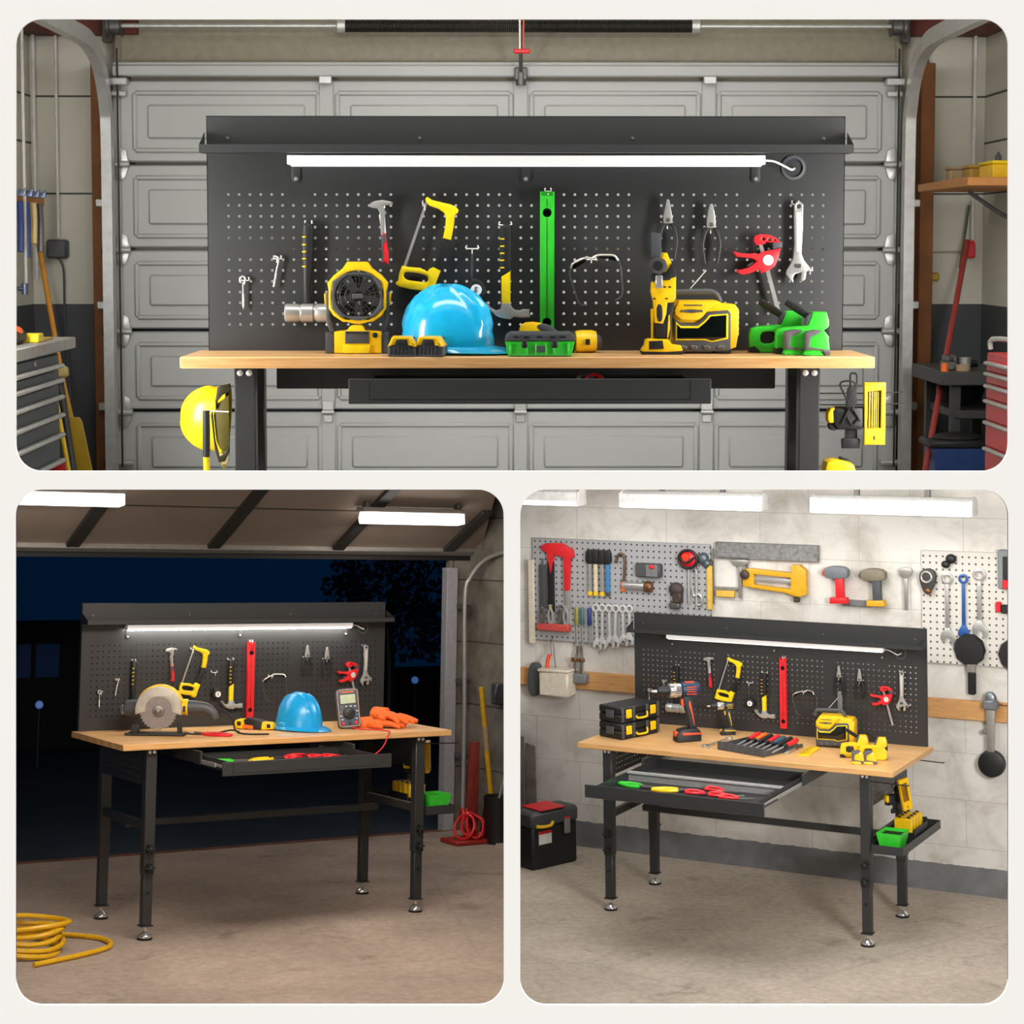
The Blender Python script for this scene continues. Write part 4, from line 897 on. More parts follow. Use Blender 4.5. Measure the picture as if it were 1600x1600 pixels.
# right wall
ws = thing('wall_shelf', 'wooden shelf with dark bracket high on the upper right wall', 'shelf', (2.62, 2.05, 0))
part('board', MB().box((0, 0, Z1(291, 2.1)), (.3, .8, .03), .003), M('orange_pine'), ws)
part('bracket', MB().tube([(.14, -.05, Z1(298, 2.1)-.13), (.06, -.05, Z1(298, 2.1)-.09), (-.06, -.05, Z1(298, 2.1)-.01)], .008, 8, sub=3), GRYP, ws)
part('hook', MB().tube([(.1, -.2, Z1(300, 2.1)), (.1, -.22, Z1(325, 2.1)), (.12, -.24, Z1(340, 2.1))], .008, 8, sub=3), GRYP, ws)
zs = Z1(285, 2.1)+.001
for nm, lab, x, y, d, m in (('cardboard_box', 'pale tan box on the upper right shelf', 2.58, 2.3, (.055, .08, .05), M('tan_card', 'A89070', .8)), ('wooden_crate', 'ochre crate on the upper right shelf', 2.62, 2.16, (.06, .1, .05), M('ochre_board', 'B08C3C', .7)), ('yellow_case', 'yellow tool case on the upper right shelf', 2.66, 1.96, (.1, .2, .055), YEL)):
    t = thing(nm, lab, 'box', (x, y, zs)); part('body', MB().box((0, 0, d[2]/2), d, .005), m, t); part('lid', MB().box((0, 0, d[2]+.006), (d[0]+.006, d[1]+.006, .012), .003), m if nm != 'yellow_case' else YELB, t)
solo('spirit_bottle', 'small dark bottle on the yellow case', 'bottle', MB().lathe([(.012, 0), (.012, .02), (.005, .026), (.005, .034)], n=12), GRYP, (2.66, 1.98, zs+.069))
al = thing('alarm_box', 'small red alarm box on the upper right wall', 'alarm', (X1(1525, 2.6), 2.62, Z1(392, 2.6))); part('case', MB().box((0, 0, 0), (.036, .05, .062), .006), RED, al); part('cap', MB().box((0, -.01, .034), (.028, .03, .012), .003), RED, al)
ob = thing('outlet_box', 'small yellow outlet box with thin conduit on right wall', 'outlet', (X1(1467, 2.64), 2.645, Z1(433, 2.64))); part('case', MB().box((0, 0, 0), (.045, .03, .034), .006), M('mustard_blade'), ob); part('conduit', MB().cyl((-.01, 0, .016), (-.01, 0, .24), .003, n=8).cyl((-.01, 0, .098), (.12, 0, .1), .003, n=8), M('old_conduit', '9C9680', .6), ob)
pole('red_pole', 'long red pole leaning in the upper right corner', 'pole', (X1(1519, 2.55), 2.55, Z1(378, 2.55)), (X1(1456, 1.62), 1.62, Z1(742, 1.62)), .0115, M('worn_red_pole', '9C3A34', .5), 0)
pole('green_stick', 'thin green stick behind the red pole', 'pole', (X1(1521, 2.6), 2.6, Z1(322, 2.6)), (X1(1508, 2.55), 2.55, Z1(420, 2.55)), .005, M('green_stick', '4C5A3C', .6), 0)
sb = thing('side_table', 'dark metal table with lower shelf before the right wall', 'table', (0, 0, 0)); DT = M('dark_table', '3B3B3B', .5)
xa, xb = X1(1466, 1.9), 2.7
part('top', MB().box(((xa+xb)/2, 2.0, Z1(590, 1.85)), (xb-xa, .5, .05), .004), DT, sb); part('lower_shelf', MB().box(((xa+xb)/2+.03, 2.0, Z1(645, 1.9)), (xb-xa-.05, .45, .03), .003), DT, sb)
for x in (xa+.06, xb-.05):
    for y in (1.8, 2.2): part('leg', MB().box((x, y, (fl(y)+Z1(590, 1.85))/2), (.035, .035, Z1(590, 1.85)-fl(y)), .002), DT, sb)
zt = Z1(590, 1.85)+.025
for nm, lab, x, y, mb, m in (('steel_mug', 'pale metal mug on the dark side table', X1(1517, 1.85), 1.85, MB().lathe([(.02, 0), (.022, .045), (.019, .045), (.018, .004)], n=16), STEEL), ('grinder', 'black grinder on the dark side table', X1(1506, 1.9), 1.9, MB().ell((0, 0, .022), (.045, .03, .022)).cyl((.03, 0, .02), (.07, .01, .02), .014), BLK2),
        ('tape_roll', 'tan roll on the dark side table', X1(1514, 1.8), 1.8, MB().lathe([(.012, 0), (.026, 0), (.026, .022), (.012, .022)], n=18), M('tan_card')), ('vise', 'dark small vise on the dark side table', X1(1492, 1.85), 1.86, MB().box((0, 0, .016), (.05, .05, .032), .004).box((-.01, 0, .042), (.02, .05, .022), .003).box((.018, 0, .042), (.014, .05, .022), .003), DSTEEL),
        ('hose_fitting', 'orange end fitting at the table edge', X1(1482, 1.8), 1.77, MB().lathe([(.014, 0), (.012, .025), (.008, .03)], n=12), ORG)): solo(nm, lab, 'hand tool', mb, m, (x, y, zt))
bb = thing('storage_bin', 'blue bin with black lid under the dark side table', 'bin', (X1(1508, 1.7), 1.72, fl(1.9))); hb = Z1(702, 1.65)-fl(1.9)
part('tub', MB().lathe([(.12, 0), (.135, hb)], n=4, sx=1.1).xf(rotz(45)), M('blue_tub', '2F4A86', .45), bb); part('lid', MB().box((0, 0, hb+.012), (.23, .21, .03), .01).ell((0, 0, hb+.03), (.09, .08, .02)), BLK2, bb)
solo('rubbish_sack', 'black sack on the lower shelf of the side table', 'bag', MB().ell((0, 0, .06), (.09, .09, .06)).ell((.03, .02, .1), (.05, .05, .04)), RUB, (X1(1510, 2.0), 2.0, Z1(645, 1.9)+.015))
rcst = thing('tool_chest', 'red tool chest with silver handles at far right', 'cabinet', (0, 0, 0)); ya, yb2 = .22, .68; RC = M('red_chest_enamel', 'C22A2C', .35); zb = fl(.6)
part('body', MB().box((2.3+.17, (ya+yb2)/2, (zb+.915)/2), (.34, yb2-ya, .915-zb), .004), RC, rcst)
hz = [.885, .853, .817, .772, .708, .63]
for i, z in enumerate(hz):
    lo = hz[i+1]+.008 if i < 5 else zb+.01
    d = part('drawer', MB().box((2.297, (ya+yb2)/2-.01, (z+.008+lo)/2), (.012, yb2-ya-.04, z+.006-lo), .002), RC, rcst); part('handle', MB().box((2.287, (ya+yb2)/2-.01, z), (.016, yb2-ya-.05, .011), .004), M('satin_aluminium'), d, 'silver handle strip')
solo('blue_tool_case', 'dark blue rounded case on the red tool chest', 'tool case', MB().box((0, 0, .03), (.18, .2, .06), .02), M('navy_case', '26427E', .4), (2.44, .5, .915))
solo('pipe_clamp', 'steel pipe clamp lying on the red tool chest', 'clamp', MB().tube([(-.05, .12, .0), (-.05, .1, .03), (0, 0, .03), (.02, -.16, .03)], .008, 8, sub=3), STEEL, (2.36, .56, .925))
light('AREA', 'top_fill_front', (.88, -.3, 2.3), 24, (1, .985, .95), 2.4, .3, (.88, 1.8, .4))  # unseen fill light added above the opening, not a fitted lamp
for s, nm in ((-1, 'left'), (1, 'right')): light('AREA', 'side_fill_'+nm, (.87+s*1.45, -.34, 1.1), 25, (1, .985, .96), .22, .85, (.87-s*.2, 2.0, .55))  # hidden strips beside the opening, added as near-frontal fill
light('AREA', 'top_fill_mid', (.88, 1.2, 2.6), 10, (1, .97, .92), 2.2, .6, (.88, 2.4, .3))  # unseen overhead fill added to brighten the door
# ================================================================== LOWER LEFT ROOM: garage at night
ROOM = Matrix(((0.842756, -0.538093, 0.014805, -1.87488), (0.535246, 0.840587, 0.083222, 9.11529), (-0.057226, -0.062212, 0.996421, -1.16526), (0, 0, 0, 1)))
R2 = ROOM.copy(); D2 = .72
EM2 = glow('night_led_tube', 'FFFBF2', 48.)
def kit_copy(suffix, level, skip=()):
    ks = list(KIT)
    for o in ks:
        loc, key = KLOC[o.name]
        if key in skip: continue
        d = dup(o, ROOM @ tl(loc[0], loc[1]+(D2-.33), loc[2]), key.replace('green', level)+suffix, 'hooks'+suffix if o.name.startswith('peg_hook') else None)
        if o.name.startswith('spirit_level'):
            for ch in d.children:
                if ch.name.startswith('body'): ch.data = ch.data.copy(); ch.data.materials[0] = RED
workbench('black steel pegboard workbench with open drawer in the dark garage', .72, dx=(.33, 1.235), dopen=.42, tray=(1.70, 1.87, .03, .7, .5))
led_bar('white light bar under the shelf of the dark garage workbench', .72, EM2)
kit_copy(' on the dark garage pegboard', 'red')
FACE = rotz(-32.5)
def saw():
    t = thing('circular_saw', 'yellow and grey circular saw on the dark garage bench', 'saw', (.335, .4, H), FACE); s = .00324
    c = lambda p: S2(p, 226, 1152, s); bx, bz = c([(228.5, 1115)])[0]
    teeth = []
    for k in range(96):
        a = 2*PI*k/96; r = (.097, .089, .089)[k % 3]; teeth.append((bx+r*math.cos(a), bz+r*math.sin(a)))
    bl = part('blade', MB().prism(teeth, -.034, -.031), M('saw_blade_steel', '7A716B', .35, .8), t)
    part('arbor', MB().lathe([(.031, 0), (.029, .005), (.018, .006), (.018, .01), (.012, .011), (.011, .017), (.002, .018)], (bx, -.034, bz), (0, -1, 0), 24), M('warm_steel', '77706C', .35, .8), bl)
    o = [(bx+.118*math.cos(a), bz+.004+.118*math.sin(a)) for a in [PI*(-.06+1.12*k/30) for k in range(31)]]; i = [(bx+.066*math.cos(a), bz+.004+.066*math.sin(a)) for a in [PI*(1.04-1.08*k/30) for k in range(31)]]
    part('guard', MB().prism(o+i, -.04, .0, .004), M('guard_alloy', 'B5AEA2', .45, .3), t)
    o = [(bx+.123*math.cos(a), bz+.008+.123*math.sin(a)) for a in [PI*(.02+.96*k/30) for k in range(31)]]
    part('guard_shell', MB().prism(o, .0, .04, .006), YEL, t)
    part('motor', MB().lathe([(.02, 0), (.04, .01), (.046, .05), (.046, .1)], (bx-.19, .05, bz+.005), (1, 0, 0), 24), GRYP, t)
    part('collar', MB().lathe([(.036, 0), (.041, .004), (.041, .026), (.036, .03)], (bx+.112, .02, bz+.018), (1, 0, 0), 24), YEL, t)
    part('handle', MB().tube([(bx+.14, .02, bz+.018), (bx+.19, .02, bz+.018), (bx+.235, .02, bz+.012), (bx+.268, .02, bz-.012), (bx+.28, .02, bz-.04)], lambda q: .036-.016*q, 16, sub=4), GRYP, t)
    part('switch', MB().box((bx+.128, -.022, bz+.012), (.012, .008, .03), .002), BLK2, t)
    part('base_plate', MB().box((.0, -.01, .006), (.3, .15, .006), .002).box((.0, -.084, .009), (.3, .006, .012), .002).box((-.11, -.01, .03), (.04, .05, .05), .004).box((.115, -.01, .035), (.02, .04, .06), .004), BLK2, t)
    part('power_cord', MB().tube([(bx+.27, .03, bz+.01), (bx+.31, .05, bz+.005), (bx+.36, .06, bz-.04), (bx+.38, .06, bz-.1), (bx+.43, .04, .006), (bx+.55, .05, .006)], .0045, 8, sub=5).tube([(.14, -.02, .01), (.2, 0, .005), (.28, .02, .006), (.36, .08, .02), (.4, .12, .006)], .0045, 8, sub=5), RUB, t)
saw()
p = flat_pliers('locking_pliers', 'red handled pliers lying before the circular saw cord', RED, (.54, .3, H), -62, None, .17, .04)
lv = thing('stud_finder', 'yellow and black handheld detector lying by blue helmet', 'detector', (.9, .45, H), rotz(-46))
part('body', MB().prism(chaikin([(-.105, .0), (-.11, .03), (-.1, .05), (-.06, .055), (0, .05), (.05, .042), (.1, .04), (.11, .02), (.105, 0)], 1), -.03, .03, .008), YEL, lv)
part('mid_grip', MB().prism([(-.045, .002), (-.055, .05), (-.03, .062), (.03, .05), (.05, .044), (.045, .002)], -.033, .033, .005), BLK2, lv)
part('side_pad', MB().prism([(-.06, .008), (-.055, .026), (.0, .022), (.0, .002)], -.036, -.03, .001), ORG, lv); part('window', MB().box((-.08, -.03, .03), (.022, .004, .022), .002).box((.085, -.03, .022), (.02, .004, .02), .002), BLK2, lv)
helmet('blue hard hat with three ridges on the dark garage bench', M('blue_matt_shell', '1B9AD8', .3), (1.1, .34, H), rotz(-74) @ Matrix.Scale(1.04, 4))
def meter():
    t = thing('multimeter', 'grey digital multimeter standing on the dark garage bench', 'multimeter', (1.365, .27, H), rotz(-24) @ rotx(-8) @ roty(-6)); c = lambda p: S2(p, 540, 1140, .0033)
    part('case', MB().prism(chaikin([(-.062, .0), (-.06, .07), (-.066, .19), (-.05, .212), (.05, .212), (.064, .19), (.058, .07), (.062, 0)], 1), -.025, .03, .009), GRYP, t)
    part('face', MB().prism(rrect(-.05, .016, .05, .2, .012), -.03, -.02, .002), M('slate_face', '3E4C5C', .45), t)
    part('edge_line', MB().tube([(x, -.028, z) for x, z in rrect(-.053, .013, .053, .203, .013)], .0022, 6, True), M('pale_edge', 'C2A48C', .45), t)
    part('display', MB().prism(rrect(-.04, .132, .04, .178, .004), -.0325, -.028, .001), M('lcd_green', 'B9C4A6', .25), t)
    part('display_frame', MB().prism(rrect(-.046, .127, .046, .183, .006), -.0315, -.028, .001), GRYP, t)
    part('dial', MB().lathe([(.032, 0), (.03, .006), (.024, .009), (.002, .01)], (0, -.03, .08), (0, -1, 0), 28).box((0, -.041, .08), (.014, .006, .05), .003, Matrix.Rotation(.9, 3, 'Y')), BLK2, t)
    for i, (x, z, m) in enumerate([(-.034, .115, ORG), (-.012, .117, WHT), (.012, .117, WHT), (.034, .115, WHT), (-.042, .09, ORG), (-.043, .07, WHT), (.043, .09, WHT), (.043, .07, M('slate_blue_key', '5E8BB0')), (-.038, .05, WHT), (.038, .05, WHT)]): part('button', MB().box((x, -.031, z), (.011, .005, .006), .002), m, t)
    for x, m in ((-.034, RED), (0, BLK2), (.034, RED)): part('socket', MB().lathe([(.009, 0), (.008, .005), (.004, .005)], (x, -.03, .03), (0, -1, 0), 16), m, t)
    part('brand_strip', MB().box((0, -.0305, .191), (.07, .003, .006), .001), ORG, t)
meter()
solo('test_lead', 'red wire running from the multimeter down into the drawer', 'wire', MB().tube([(1.36, .24, H+.01), (1.4, .19, H+.004), (1.46, .12, H+.004), (1.47, .03, H+.004), (1.43, -.03, H-.004), (1.36, -.1, H-.06), (1.24, -.2, .85), (1.15, -.2, .836)], .0032, 8, sub=6), RED)
def glove(label, loc, rot, mat):
    mb = MB(); mb.ell((-.03, 0, .024), (.062, .05, .022), 20, 12); mb.tube([(-.14, .0, .022), (-.09, 0, .024), (-.05, 0, .024)], lambda q: .034+.01*q, 14, sub=3, flat=.62)
    for k, (y0, y1, L) in enumerate(((-.04, -.075, .062), (-.015, -.028, .085), (.014, .022, .09), (.04, .068, .078))): mb.tube([(.005, y0, .026), (.05, (y0+y1)/2, .025), (.03+L, y1, .014)], lambda q: .0155-.003*q, 12, sub=4).ell((.03+L, y1, .014), (.0125, .0125, .0125), 10, 7)
    mb.tube([(-.07, -.03, .022), (-.03, -.066, .016), (.008, -.082, .013)], lambda q: .017-.004*q, 12, sub=4)
    return solo('work_glove', label, 'glove', fuse(mb, .004, 5), mat, loc, rot, ang=60)
GLV = M('orange_knit_rubber', 'E8661C', .6, amt=.12, scale=90)
glove('lower orange rubber glove on the dark garage bench end', (1.55, .26, H), rotz(-30), GLV); glove('upper orange rubber glove with spread fingers on top', (1.62, .27, H+.034), rotz(-66) @ roty(7), GLV)
# drawer contents (same sorts of tool lie in the workshop drawer)
def drawer_tools(y, where, x0=0.):
    z = .8325
    sc = Matrix.Scale(1.35, 4)
    def cutter(lab, x, yy, ang, m):
        o = flat_pliers('pliers', lab+where, m, (x+x0, yy, z), ang); o.matrix_world = o.matrix_world @ sc if False else ROOM @ tl(x+x0, yy, z) @ rotz(ang) @ sc
    cutter('green handled wire strippers', .62, y, 172, GRN)
    cutter('yellow handled cutters', .83, y+.01, 200, YEL)
    for lab, x, yy, ang in (('leftmost red handled snips', 1.0, y+.0, 205), ('second red handled snips', 1.07, y+.08, 185), ('third red handled snips', 1.13, y+.0, 205), ('rightmost red handled snips', 1.2, y-.03, 200)):
        t = thing('snips', lab+where, 'snips', (x+x0, yy, z), rotz(ang) @ Matrix.Scale(1.2, 4), 'red snips'+where); h = MB()
        for s in (-1, 1): h.tube([(.02, s*.006, .01), (.05, s*.024, .016), (.09, s*.026, .018), (.1, s*.012, .014), (.07, s*.005, .01)], .0055, 8, True, sub=4)
        part('handle', h, RED, t); part('blade', MB().prism([(.025, -.008), (.025, .008), (-.05, .002), (-.05, -.002)], .004, .012, .002, axis='z'), DSTEEL, t)
drawer_tools(-.04, ' in the dark garage drawer', -.06)
# side tray contents
def tray_goods(w, y=.1, green=True):
    gb = thing('parts_bin', 'bright green parts bin in the side tray'+w, 'bin', (1.785, y, .502)); part('tub', MB().ring_skin([[V((x*k, yy*k, z)) for x, yy in ((-.06, -.065), (.06, -.065), (.06, .065), (-.06, .065))] for k, z in ((.8, 0), (1.12, .1), (1.05, .1), (.76, .004))], True), GRN, gb)
    part('filling', MB().box((0, 0, .082), (.118, .126, .004)), BLK2, gb)
    kb = thing('tool_caddy', 'black open caddy in the side tray'+w, 'caddy', (1.785, y+.27, .502)); d = MB()
    d.box((0, 0, .003), (.14, .22, .006)).box((-.068, 0, .04), (.005, .22, .08), .001).box((.068, 0, .04), (.005, .22, .08), .001).box((0, -.108, .03), (.14, .005, .06), .001).box((0, .108, .05), (.14, .005, .1), .001); part('walls', d, BLK2, kb)
    for i in range(4):
        b = thing('battery_pack', ('nearest', 'second', 'third', 'farthest')[i]+' yellow battery standing in the black caddy'+w, 'battery', (1.785, y+.195+.05*i, .51), None, 'yellow batteries in the caddy'+w); part('case', MB().box((0, 0, .06), (.1, .046, .12), .006), YEL, b)
        tm = MB()
        for s in (-1, 1): tm.cyl((s*.025, 0, .12), (s*.025, 0, .127), .009, n=12)
        part('terminal', tm, BLK2, b)
tray_goods(' of the dark garage bench', .1)
def side_goods(w):
    headlamp('black head torch hanging at the side of the '+w, (1.735, .3, .84), rotz(50) @ Matrix.Scale(.9, 4)); bit_case('yellow drill bit case hanging at the side of the '+w, (1.81, .22, .86), rotz(50) @ roty(-10))
side_goods('dark garage bench')

# ---- the garage shell
def concrete(name, a, bcol, sc=1.2, stain=.35, bumps=.15):
    m, nt, b = base(name, .75, spec=.3); v = mapping(nt)
    c = ramp(nt, noise(nt, v, sc, 8, .62, .3), [(.3, a), (.68, bcol)])
    s = ramp(nt, noise(nt, v, sc*2.3, 5, .6, .8), [(.6, 0.), (.72, 1.)]); k = nt.nodes.new('ShaderNodeMath'); k.operation = 'MULTIPLY'; k.inputs[1].default_value = stain; nt.links.new(s, k.inputs[0])
    c = mix(nt, k.outputs[0], c, '4A3B2D', 'MULTIPLY')
    g = ramp(nt, noise(nt, v, 22, 9, .75), [(.35, .72), (.62, 1.1)]); c = mix(nt, .8, c, g, 'MULTIPLY')
    c = mix(nt, ramp(nt, noise(nt, v, 7, 6, .7, 1.5), [(.66, 0.), (.74, .45)]), c, '5C4A3A')
    w_ = nt.nodes.new('ShaderNodeTexVoronoi'); w_.feature = 'DISTANCE_TO_EDGE'; w_.inputs['Scale'].default_value = .4; nt.links.new(v, w_.inputs['Vector'])
    c = mix(nt, ramp(nt, w_.outputs['Distance'], [(.0, .12), (.004, 0.)]), c, '4A4038'); nt.links.new(c, b.inputs['Base Color']); bump(nt, b, noise(nt, v, 60, 5), bumps); return m
FLR = concrete('worn_concrete_floor', '93847A', 'B5A496')
struct('floor_night', MB().prism([(-1.3, -2.1), (.84, -2.1), (3.48, 2.04), (3.48, 2.47), (-1.3, 2.47)], -.1, 0, axis='z'), FLR)
struct('floor_drive', MB().prism([(-.9, 2.44), (3.55, 2.44), (7.1, 8.5), (.6, 8.5)], -.1, -.004, axis='z'), concrete('night_asphalt', '28323C', '3A444E'))
struct('trim_6', MB().box((1.6, 2.45, .003), (3.6, .05, .006)), M('rusty_threshold', '7A4E3C', .7, amt=.3, scale=6))
# tilted-open door leaf overhead
T = lambda y: 1.87+.5095*(2.45-y)
LEAF = M('brown_grey_leaf', '9A8A7C', .6, amt=.06, scale=3); RIBM = M('dark_leaf_rib', '3E3C39', .5)
lf = bpy.data.objects.new('door_2', None); COL.objects.link(lf); lf.matrix_world = ROOM @ tl(0, 2.45, 1.87) @ rotx(-27); lf['kind'] = 'structure'
part('leaf', MB().prism([(-1.35, 0), (3.5, 0), (2.9, -1.45), (-1.35, -1.45)], .005, .035, axis='z'), LEAF, lf)
for x, L in ((-.2, 1.4), (.58, 1.4), (1.5, 1.4), (2.38, 1.4), (3.22, .6)): part('rib', MB().box((x, -L/2, -.006), (.085, L, .03), .004), RIBM, lf)
for y in (-.55, -1.1): part('seam', MB().box((.8, y, .003), (4.2, .008, .006)), RIBM, lf)
part('bottom_rail', MB().box((1.1, -.01, .0), (4.9, .06, .05), .006), M('pale_rail', 'A9A49E', .45, .5), lf)
struct('trim_7', MB().box((1.2, 2.5, 1.832), (4.5, .06, .045)), M('dark_header', '1C1815', .7))
struct('trim_8', MB().box((3.265, 2.46, .88), (.085, .07, 1.76), .003), M('white_post_paint', 'A9AAB0', .5))
m, nt, b = base('grimy_block_wall', .85); v = mapping(nt, kind='Object'); br = nt.nodes.new('ShaderNodeTexBrick')
mp = mapping(nt, (1, 1, 1), (PI/2, 0, PI/2)); nt.links.new(mp, br.inputs['Vector']); br.inputs['Scale'].default_value = 1; br.inputs['Brick Width'].default_value = .42; br.inputs['Row Height'].default_value = .22; br.inputs['Mortar Size'].default_value = .006
br.inputs['Color1'].default_value = srgb('8A8378'); br.inputs['Color2'].default_value = srgb('978F84'); br.inputs['Mortar'].default_value = srgb('5A5348')
nt.links.new(mix(nt, ramp(nt, noise(nt, v, 5, 7, .65), [(.4, 0.), (.75, .8)]), br.outputs['Color'], '4A3C2C'), b.inputs['Base Color']); bump(nt, b, br.outputs['Fac'], -.4)
struct('wall_right_night', MB().box((3.46, 2.25, 1.2), (.06, .54, 2.4)).box((3.38, 2.5, 1.2), (.22, .05, 2.4)), m)
tr = thing('roller_track', 'curved steel roller track on the dark garage right wall', 'track', (3.3, 2.3, 0))
part('rail', MB().tube([(0, 0, .0), (0, 0, .8), (-.01, 0, 1.55), (.02, -.02, 1.7), (.07, -.1, 1.81), (.1, -.3, 1.87), (.11, -.6, 1.89)], .014, 10, sub=6), GALV, tr)
for z in (.5, 1.0, 1.5): part('bracket', MB().box((.03, .08, z), (.06, .12, .03), .003), DSTEEL, tr)
jb = thing('lock_box', 'dark rusty lock box on the dark garage right wall', 'box', (3.37, 2.0, .94)); part('body', MB().box((0, 0, 0), (.06, .08, .14), .01), GRYP, jb); part('handle', MB().tube([(-.03, -.04, .05), (-.045, -.05, 0), (-.03, -.04, -.05)], .008, 8, sub=3), DSTEEL, jb)
sv = thing('shovel', 'yellow shafted shovel leaning on the dark garage wall', 'shovel', (0, 0, 0)); part('shaft', MB().cyl((3.22, 1.96, .99), (3.31, 1.96, .27), .018, n=12), M('yellow_shaft', 'D2A31A', .5), sv); part('band', MB().cyl((3.252, 1.957, .74), (3.272, 1.957, .58), .0195, n=12), M('tan_card', 'A89070'), sv)
part('blade', MB().prism([(3.26, .3), (3.37, .3), (3.4, .06), (3.3, .0), (3.22, .06)], 1.93, 1.955, .006), BLK2, sv)
solo('timber_offcut', 'red painted board leaning beside the yellow shovel', 'board', MB().prism([(3.14, .02), (3.23, .02), (3.235, .63), (3.17, .63)], 1.99, 2.02, .003), M('red_board', '8A3226', .7, amt=.25))
rl = thing('cord_reel', 'red extension cord coiled on the dark garage floor', 'cord', (3.12, 1.93, 0)); part('base', MB().box((.0, 0, .015), (.3, .22, .03), .008), M('dull_red', 'A2291F', .5), rl)
for k in range(5): part('coil', MB().tube([(.03+.07*math.cos(q*PI/9), -.03+.05*math.sin(q*PI/9)*.6, .11+.075*math.sin(q*PI/9)+.01*k*math.cos(q)) for q in range(18)], .009, 8, True).xf(rotz(34*k-60) @ tl(.012*k-.02, .02*k-.04, .005*(k % 2))), RED, rl)
bk = thing('coal_scuttle', 'black bucket with silver handled scoop by right wall', 'bucket', (3.28, 1.82, 0)); part('bucket', MB().lathe([(.08, 0), (.1, .3), (.093, .3), (.075, .01)], n=24), BLK2, bk); part('scoop_handle', MB().cyl((-.03, -.02, .22), (.05, -.05, .56), .009, n=10), STEEL, bk)
solo('drain_pipe', 'grey short pipe piece beside the black bucket', 'pipe', MB().lathe([(.05, 0), (.036, .1), (.034, .24), (.03, .24), (.03, .01)], n=18), M('grey_pipe', '6E6C6A', .5), (3.3, 1.69, 0))
hs = thing('hose', 'coiled yellow hose on the floor at far left', 'hose', (-.3, .02, 0)); HY = M('yellow_hose', 'DDAA14', .4)
cl = []
for k in range(5):
    for q in range(24): a = 2*PI*q/24; cl.append((-.14+(.19+.02*math.sin(k*2))*math.cos(a)*.9+.012*k, .1+(.3-.03*k)*math.sin(a)*.9, .016+.026*k+.008*math.sin(a*2+k)))
part('coil', MB().tube(cl, .0125, 8), HY, hs); part('free_loop', MB().tube([(-.2, .3, .1), (-.02, .34, .03), (.16, .26, .013), (.27, .1, .013), (.24, -.08, .013), (.06, -.2, .013), (-.2, -.3, .013)], .0125, 8, sub=8), HY, hs)
TUBE2 = glow('night_lamp_tube', 'FFF8F4', 4.)
for lab, x0, x1, y, z in (('right tube lamp on the tilted garage door', 2.25, 2.98, 1.85, 2.085), ('left tube lamp on the tilted garage door, cropped at left', -.15, .62, 1.72, 2.15)):
    t = thing('tube_lamp', lab, 'lamp', (0, 0, 0)); part('tube', MB().prism([(y-.05, z-.035), (y+.035, z-.045), (y+.05, z-.01), (y+.03, z+.03), (y-.045, z+.03)], x0, x1, .008, axis='x'), TUBE2, t)
    part('housing', MB().box(((x0+x1)/2, y+.0, z+.045), (x1-x0+.03, .1, .03), .006), M('lamp_housing', '8C847C', .5), t)
    for x in (x0+.03, x1-.03): part('end_clip', MB().box((x, y, z+.075), (.03, .06, .05), .004), DSTEEL, t)
    light('AREA', 'tube_lamp_light', ((x0+x1)/2, y-.02, z-.06), 5, (1, .93, .84), x1-x0, .1)
# out in the night
NW = M('night_wall', '0B0D11', .8)
hz_ = thing('house', 'dark house with dim blue window beyond the garage opening', 'house', (0, 8.3, 0)); part('wall', MB().box((2.2, .6, .45), (2.6, 1.0, 1.1)), NW, hz_); part('roof', MB().prism([(.8, .98), (3.6, .98), (3.3, 1.12), (1.1, 1.12)], .0, 1.2), M('night_roof', '0C0E11', .9), hz_)
for x, w in ((2.3, .12), (2.52, .22)): part('window', MB().box((x, .095, .8), (w, .02, .3)), glow('dim_blue_pane', '0A2C58', .12), hz_)
solo('garden_wall', 'black garden wall beyond the dark driveway', 'wall', MB().box((4.2, 8.55, .3), (5.6, .1, .7)), NW)
for lab, x, y, z in (('small blue lamp beyond the left of the dark workbench', 1.98, 7.0, .525), ('small blue lamp beyond the right of the dark workbench', 5.6, 7.0, .64)):
    t = thing('garden_lamp', lab, 'lamp', (x, y, 0)); part('post', MB().cyl((0, 0, 0), (0, 0, z-.03), .012, n=8), BLK2, t); part('globe', MB().ell((0, 0, z), (.035, .035, .035), 12, 8), glow('blue_globe', '1560B0', .5), t)
td = thing('tree', 'dark leafy tree beyond the right of the garage opening', 'tree', (5.3, 7.0, 0)); rnd = random.Random(3); lfm = MB()
for k in range(1500):
    a, b2, r = rnd.random()*2*PI, rnd.random()*PI, rnd.random()**.4
    cc = rnd.choice(((0, 0, 1.5, .42), (-.4, 0, 1.4, .3), (.4, .1, 1.5, .38), (.15, 0, 1.15, .35), (-.25, .1, 1.65, .3), (.5, 0, 1.1, .3)))
    p = V((cc[0]+cc[3]*r*math.sin(b2)*math.cos(a), cc[1]+cc[3]*r*math.sin(b2)*math.sin(a), cc[2]+cc[3]*r*math.cos(b2))); q = Quaternion((rnd.gauss(0, 1), rnd.gauss(0, 1), rnd.gauss(0, 1), rnd.gauss(0, 1))).normalized(); s = .03+.03*rnd.random()
    lfm.add([p+q @ V(u) for u in ((-s, 0, 0), (0, -s*.5, 0), (s, 0, 0), (0, s*.5, 0))], [(0, 1, 2, 3)])
part('foliage', lfm, M('night_leaf', '16283A', .8, amt=.4, scale=5), td, ang=0); part('trunk', MB().tube([(0, 0, 0), (.03, 0, .6), (0, 0, 1.2), (.1, 0, 1.6)], lambda q: .07-.04*q, 10, sub=4), BLK2, td)
